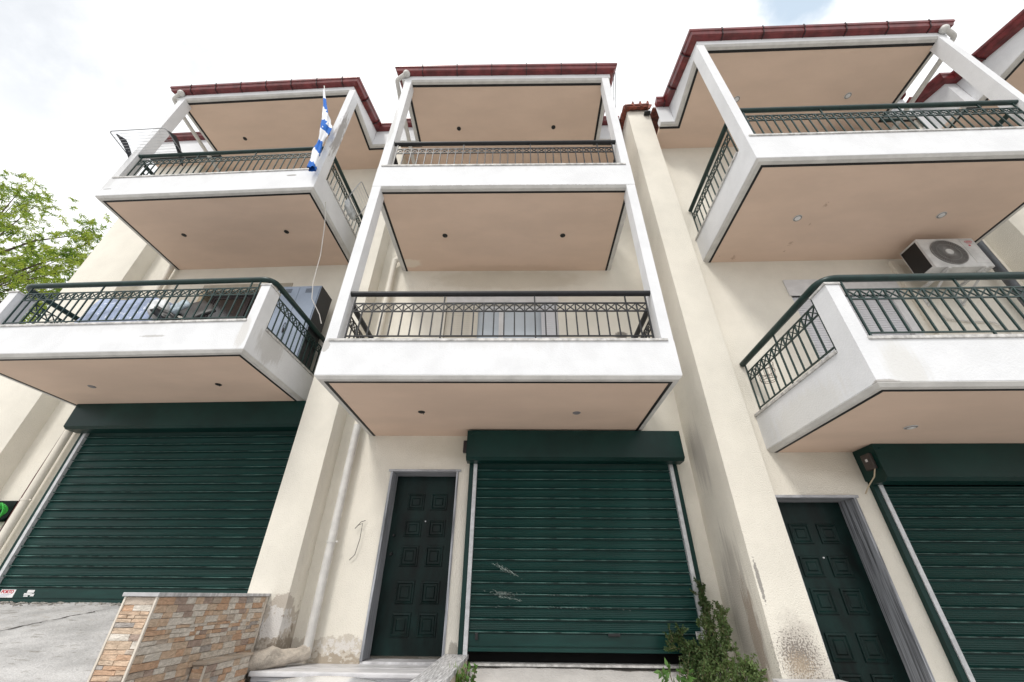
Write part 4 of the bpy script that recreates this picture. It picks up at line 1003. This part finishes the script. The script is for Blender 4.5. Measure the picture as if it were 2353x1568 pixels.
# ------------------------------------------------------------------ vegetation
def leafmat(name,c1,c2,tr=.35):
    m=bpy.data.materials.new(name); m.use_nodes=True; t=m.node_tree; b=t.nodes['Principled BSDF']; b.inputs['Roughness'].default_value=.55
    no=nd(t,'ShaderNodeTexNoise'); no.inputs['Scale'].default_value=2.2; no.inputs['Detail'].default_value=6; tc_=nd(t,'ShaderNodeTexCoord'); t.links.new(tc_.outputs['Object'],no.inputs[0])
    x=nd(t,'ShaderNodeMixRGB'); x.inputs[1].default_value=(*c1,1); x.inputs[2].default_value=(*c2,1); t.links.new(smooth(no.outputs['Fac'],.35,.65,t),x.inputs[0]); t.links.new(x.outputs[0],b.inputs['Base Color'])
    tl=nd(t,'ShaderNodeBsdfTranslucent'); t.links.new(x.outputs[0],tl.inputs[0]); ms=nd(t,'ShaderNodeMixShader'); ms.inputs[0].default_value=tr
    t.links.new(b.outputs[0],ms.inputs[1]); t.links.new(tl.outputs[0],ms.inputs[2]); t.links.new(ms.outputs[0],t.nodes['Material Output'].inputs[0]); return m
def leaf(vs,fs,p,d,n,l,w_):
    s=d.cross(n).normalized()*w_; i=len(vs)
    vs.extend([p,p+d*l*.45+s+n*l*.04,p+d*l,p+d*l*.45-s+n*l*.04]); fs.append((i,i+1,i+2,i+3))
def rv(r_): return Vector((r_.gauss(0,1),r_.gauss(0,1),r_.gauss(0,1))).normalized()
def mesh_from(name,vs,fs,m,parent):
    o0=CUR['o']; me=bpy.data.meshes.new(name); me.from_pydata([tuple(v-o0) for v in vs],[],fs); me.materials.append(m); o=bpy.data.objects.new(name,me); COL.objects.link(o); o.parent=parent; return o
def at(px,py,y,h='W'):
    d=pixdir(px,py); return Vector((d.x/d.y*y,y,d.z/d.y*y))
rt=random.Random(21)
t=thing('leafy_tree','tall tree with narrow bright green leaves behind the far left gable','tree','W',(-19.5,10.0,-1.6))
bm=bmesh.new(); wood=[]
trunk=[Vector((-19.5,10,-1.6)),Vector((-19.3,10,2)),Vector((-19.0,10.1,4.5)),Vector((-18.8,10,6.5)),Vector((-18.6,10,9))]
tube(bm,trunk,.2,10,rs=[.32,.27,.22,.16,.08]); obj('trunk',bm,mat('bark',(.10,.075,.055),.9,.3,8,.6,30),t,60)
tips=[at(5,425,10),at(45,440,10),at(30,470,10.2),at(85,470,10),at(10,520,10),at(60,520,10.3),at(95,560,10),at(110,610,10),at(40,600,10),at(5,640,9.8),at(70,650,10),at(130,600,9.6),at(165,585,9.6),at(150,660,9.6),at(200,560,9.6),at(218,535,9.6),at(110,690,10),at(60,710,10),at(20,700,10.2),at(-40,480,10.4),at(-60,560,10),at(-80,650,10),at(-40,720,10),at(-100,440,10.5),at(90,735,10),at(185,615,9.6),at(40,650,10.5),at(0,580,10.5),at(-20,500,10.5),at(20,760,10),at(90,800,10),at(150,770,10)]
bb=bmesh.new(); vs=[];fs=[]
for tip in tips:
    start=trunk[2].lerp(trunk[4],rt.random()); midp=start.lerp(tip,.5)+Vector((0,0,.5))
    pts=[start,midp,tip]; tube(bb,pts,.02,6,rs=[.06,.03,.01])
    spread=.52 if tip.x<-12.0 else .30
    for q in range(25 if tip.x<-12.0 else 8):
        c0=tip+Vector((rt.gauss(0,spread*.9),rt.gauss(0,spread*.6),rt.gauss(0,spread*.45)))
        dr=Vector((rt.uniform(-.6,1),rt.uniform(-.4,.4),rt.uniform(-.35,.2))).normalized()
        L_=rt.uniform(.25,.55); tube(bb,[c0-dr*L_*.5,c0+dr*L_*.5+Vector((0,0,-.05))],.006,4)
        for k in range(40):
            f=rt.uniform(-.5,.5); p=c0+dr*L_*f+Vector((0,0,-.05*(f+.5)))+rv(rt)*.03
            ld=(dr*.6+rv(rt)*.8+Vector((0,0,-.25))).normalized(); leaf(vs,fs,p,ld,rv(rt),rt.uniform(.09,.16),rt.uniform(.011,.018))
obj('branches',bb,MATS['bark'],t,60)
mesh_from('crown',vs,fs,leafmat('tree_leaf',(.15,.26,.025),(.42,.50,.07),.55),t)

def in_m(px,py,y=None,x=None,z=None,h='M'):
    d=pixdir(px,py); a=YAW[h]; X=d.x*math.cos(a)-d.y*math.sin(a); Y=d.x*math.sin(a)+d.y*math.cos(a)
    s=y/Y if y is not None else (x/X if x is not None else z/d.z); return Vector((X*s,Y*s,d.z*s))
# shrub at the foot of the mouldy wall
t=thing('creeping_shrub','dense small-leaved shrub climbing the corner beside the middle roller shutter','shrub','M',(2.05,5.35,-.7))
rb=random.Random(4); vs=[];fs=[]; bb=bmesh.new()
def spray(p,dr,length,nl,ls,vs,fs,rr_):
    pts=[p]; d=dr.normalized(); q=p
    for k in range(6):
        d=(d+rv(rr_)*.22).normalized(); q=q+d*length/6; pts.append(q)
    tube(bb,pts,.003,4,rs=[.005-.0005*k for k in range(7)])
    for k in range(nl):
        f=rr_.random()*5.99; i=int(f); pp=pts[i].lerp(pts[i+1],f-i); ld=(d*.4+rv(rr_)).normalized(); leaf(vs,fs,pp+rv(rr_)*.008,ld,rv(rr_),ls*rr_.uniform(.7,1.3),ls*.33)
def col_(base,tip,n,rad,nl=30,ls=.026):
    n=int(n*1.15)
    for k in range(n):
        f=rb.random()**.8; c0=base.lerp(tip,f); rr=rad*(1-f)**.7+.015
        p=c0+Vector((rb.gauss(0,rr*.45),rb.gauss(0,rr*.45),rb.gauss(0,.03))); spray(p,(rv(rb)*.7+(tip-base).normalized()*.9),rb.uniform(.06,.14),nl,ls,vs,fs,rb)
base=in_m(1640,1600,5.3)
col_(in_m(1665,1590,5.2),in_m(1612,1358,5.55),110,.13)
col_(in_m(1690,1590,5.0),in_m(1656,1412,5.35),80,.11)
col_(in_m(1625,1560,5.35),in_m(1560,1460,5.55),45,.09)
col_(in_m(1650,1540,5.3),in_m(1545,1475,5.5),40,.10)
col_(in_m(1640,1600,5.1),in_m(1625,1490,5.4),110,.17)
col_(in_m(1700,1600,4.9),in_m(1715,1530,4.9),34,.09)
col_(in_m(1720,1600,4.8),in_m(1740,1552,4.8),20,.07)
col_(in_m(1600,1580,5.2),in_m(1590,1520,5.4),60,.12)
setprops(obj('stems',bb,mat('green_stem',(.10,.09,.04),.8),t),kind='stuff')
mesh_from('foliage',vs,fs,leafmat('shrub_leaf',(.045,.085,.022),(.15,.22,.07),.3),t)
# small weeds
def weed(base_pts,label,ls,h='M',wide=.33,seed=1,c=((.07,.16,.03),(.16,.30,.08))):
    global bb
    t=thing('weed',label,'weed',h,tuple(base_pts[0][0]),'weeds growing at the ramp edge'); bb=bmesh.new(); vs=[];fs=[]; r_=random.Random(seed)
    for p,dr,ln,nl in base_pts: 
        pts=[p]; d=Vector(dr).normalized(); q=p
        for k in range(5): d=(d+rv(r_)*.15).normalized(); q=q+d*ln/5; pts.append(q)
        tube(bb,pts,.004,5)
        for k in range(nl):
            f=r_.random()*4.99; i=int(f); pp=pts[i].lerp(pts[i+1],f-i); leaf(vs,fs,pp,(d*.6+rv(r_)).normalized(),rv(r_),ls*r_.uniform(.6,1.3),ls*wide)
    obj('stem',bb,MATS['green_stem'],t); mesh_from('leaves',vs,fs,leafmat('weed_leaf_%d'%seed,*c,.35),t); return t
b0=in_m(1062,1590,4.7)
weed([(b0+Vector((dx,0,0)),(dx*2+.1,0,1),.17+.02*(i%2),18) for i,dx in enumerate((-.03,0,.03,.06,.09))],'bright green leafy weed growing beside the marble curb',.042,seed=31)
weed([(in_m(1550,1585,4.9)+Vector((dx,0,0)),(dx*3,0,.8),.16,12) for dx in (-.05,0,.05,.1)],'small jagged-leaved weed on the middle ramp near the shrub',.075,wide=.28,seed=33)
bb=bmesh.new(); vs=[];fs=[]; rg_=random.Random(8)
t=thing('grass_tuft','tuft of long green grass blades by the marble curb','grass','M',tuple(in_m(1045,1590,4.75)),'weeds growing at the ramp edge')
for k in range(40):
    p=in_m(1045+rg_.uniform(-8,10),1592,4.72); d=Vector((rg_.uniform(-.25,.35),rg_.uniform(-.2,.2),1)).normalized(); leaf(vs,fs,p,d,Vector((rg_.uniform(-.3,.3),-1,0)).normalized(),rg_.uniform(.12,.24),.006)
bb.free(); mesh_from('blades',vs,fs,leafmat('grass_blade',(.12,.24,.03),(.30,.42,.08),.4),t)

# ------------------------------------------------------------------ parked white car in front of the steps
cy0=2.55; cx0=-1.0; zr=-.372; zg=-1.62
t=thing('parked_car','white hatchback parked before the marble steps, only its roof crown in view','car','W',(cx0,cy0,zg))
bm=bmesh.new()
# side outline along X (length), lofted across Y
out_top=[(-2.0,-.98),(-1.95,-.78),(-1.30,-.72),(-.62,-.50),(-.3,zr-.014),(0,zr),(.3,zr-.016),(.62,-.50),(1.30,-.80),(1.95,-.88),(2.02,-1.02)]
lo=-1.42
secs=[(-.80,0.0),(-.76,.35),(-.6,.8),(-.3,.97),(0,1.0),(.3,.97),(.6,.8),(.76,.35),(.80,0.0)]
G_=[]
for yy,k in secs:
    row=[]
    for (xx,zz) in out_top:
        belt=-.80; z2=zz if zz<belt else belt+(zz-belt)*(k if abs(yy)>.7 else (.90+.10*k))
        y2=yy*(1 if zz<belt+.02 else (1-.22*(zz-belt)/(zr-belt)))
        row.append(bm.verts.new((cx0+xx,cy0+y2,z2)))
    G_.append(row)
for a,b in zip(G_,G_[1:]):
    for i in range(len(a)-1): bm.faces.new((a[i],b[i],b[i+1],a[i+1]))
for row in (G_[0],G_[-1]):
    lows=[bm.verts.new((v.co.x,v.co.y,lo)) for v in row]
    for i in range(len(row)-1): bm.faces.new((row[i],row[i+1],lows[i+1],lows[i]))
for i in (0,-1):
    lows=[bm.verts.new((r_[i].co.x,r_[i].co.y,lo)) for r_ in G_]
    for k in range(len(G_)-1): bm.faces.new((G_[k][i],G_[k+1][i],lows[k+1],lows[k]))
bmesh.ops.remove_doubles(bm,verts=bm.verts,dist=.001); bmesh.ops.recalc_face_normals(bm,faces=bm.faces)
body=obj('body',bm,M_car,t,40); md=body.modifiers.new('sub','SUBSURF'); md.levels=2; md.render_levels=2
for wx in (-1.3,1.3):
    for wy in (-.78,.78):
        bm=bmesh.new(); bmesh.ops.create_cone(bm,cap_ends=True,segments=24,radius1=.30,radius2=.30,depth=.2,matrix=Matrix.Translation((cx0+wx,cy0+wy,zg+.30))@Matrix.Rotation(R(90),4,'X')); wh=obj('wheel',bm,M_rub,t,40)
        bm=bmesh.new(); bmesh.ops.create_cone(bm,cap_ends=True,segments=16,radius1=.19,radius2=.19,depth=.22,matrix=Matrix.Translation((cx0+wx,cy0+wy,zg+.30))@Matrix.Rotation(R(90),4,'X')); obj('rim',bm,M_alu,wh)
for sy in (-1,1):
    bm=bmesh.new(); vsx=[(-1.0,-.70),(-.55,-.46),(.55,-.46),(1.0,-.70)]
    bm.faces.new([bm.verts.new((cx0+a,cy0+sy*(.815-.20*(b+.8)/.45),b)) for a,b in vsx]); obj('side_window',bm,M_dglass,t)
for o in bpy.data.objects:
    for k in ('_h','_b'):
        if k in o: del o[k]
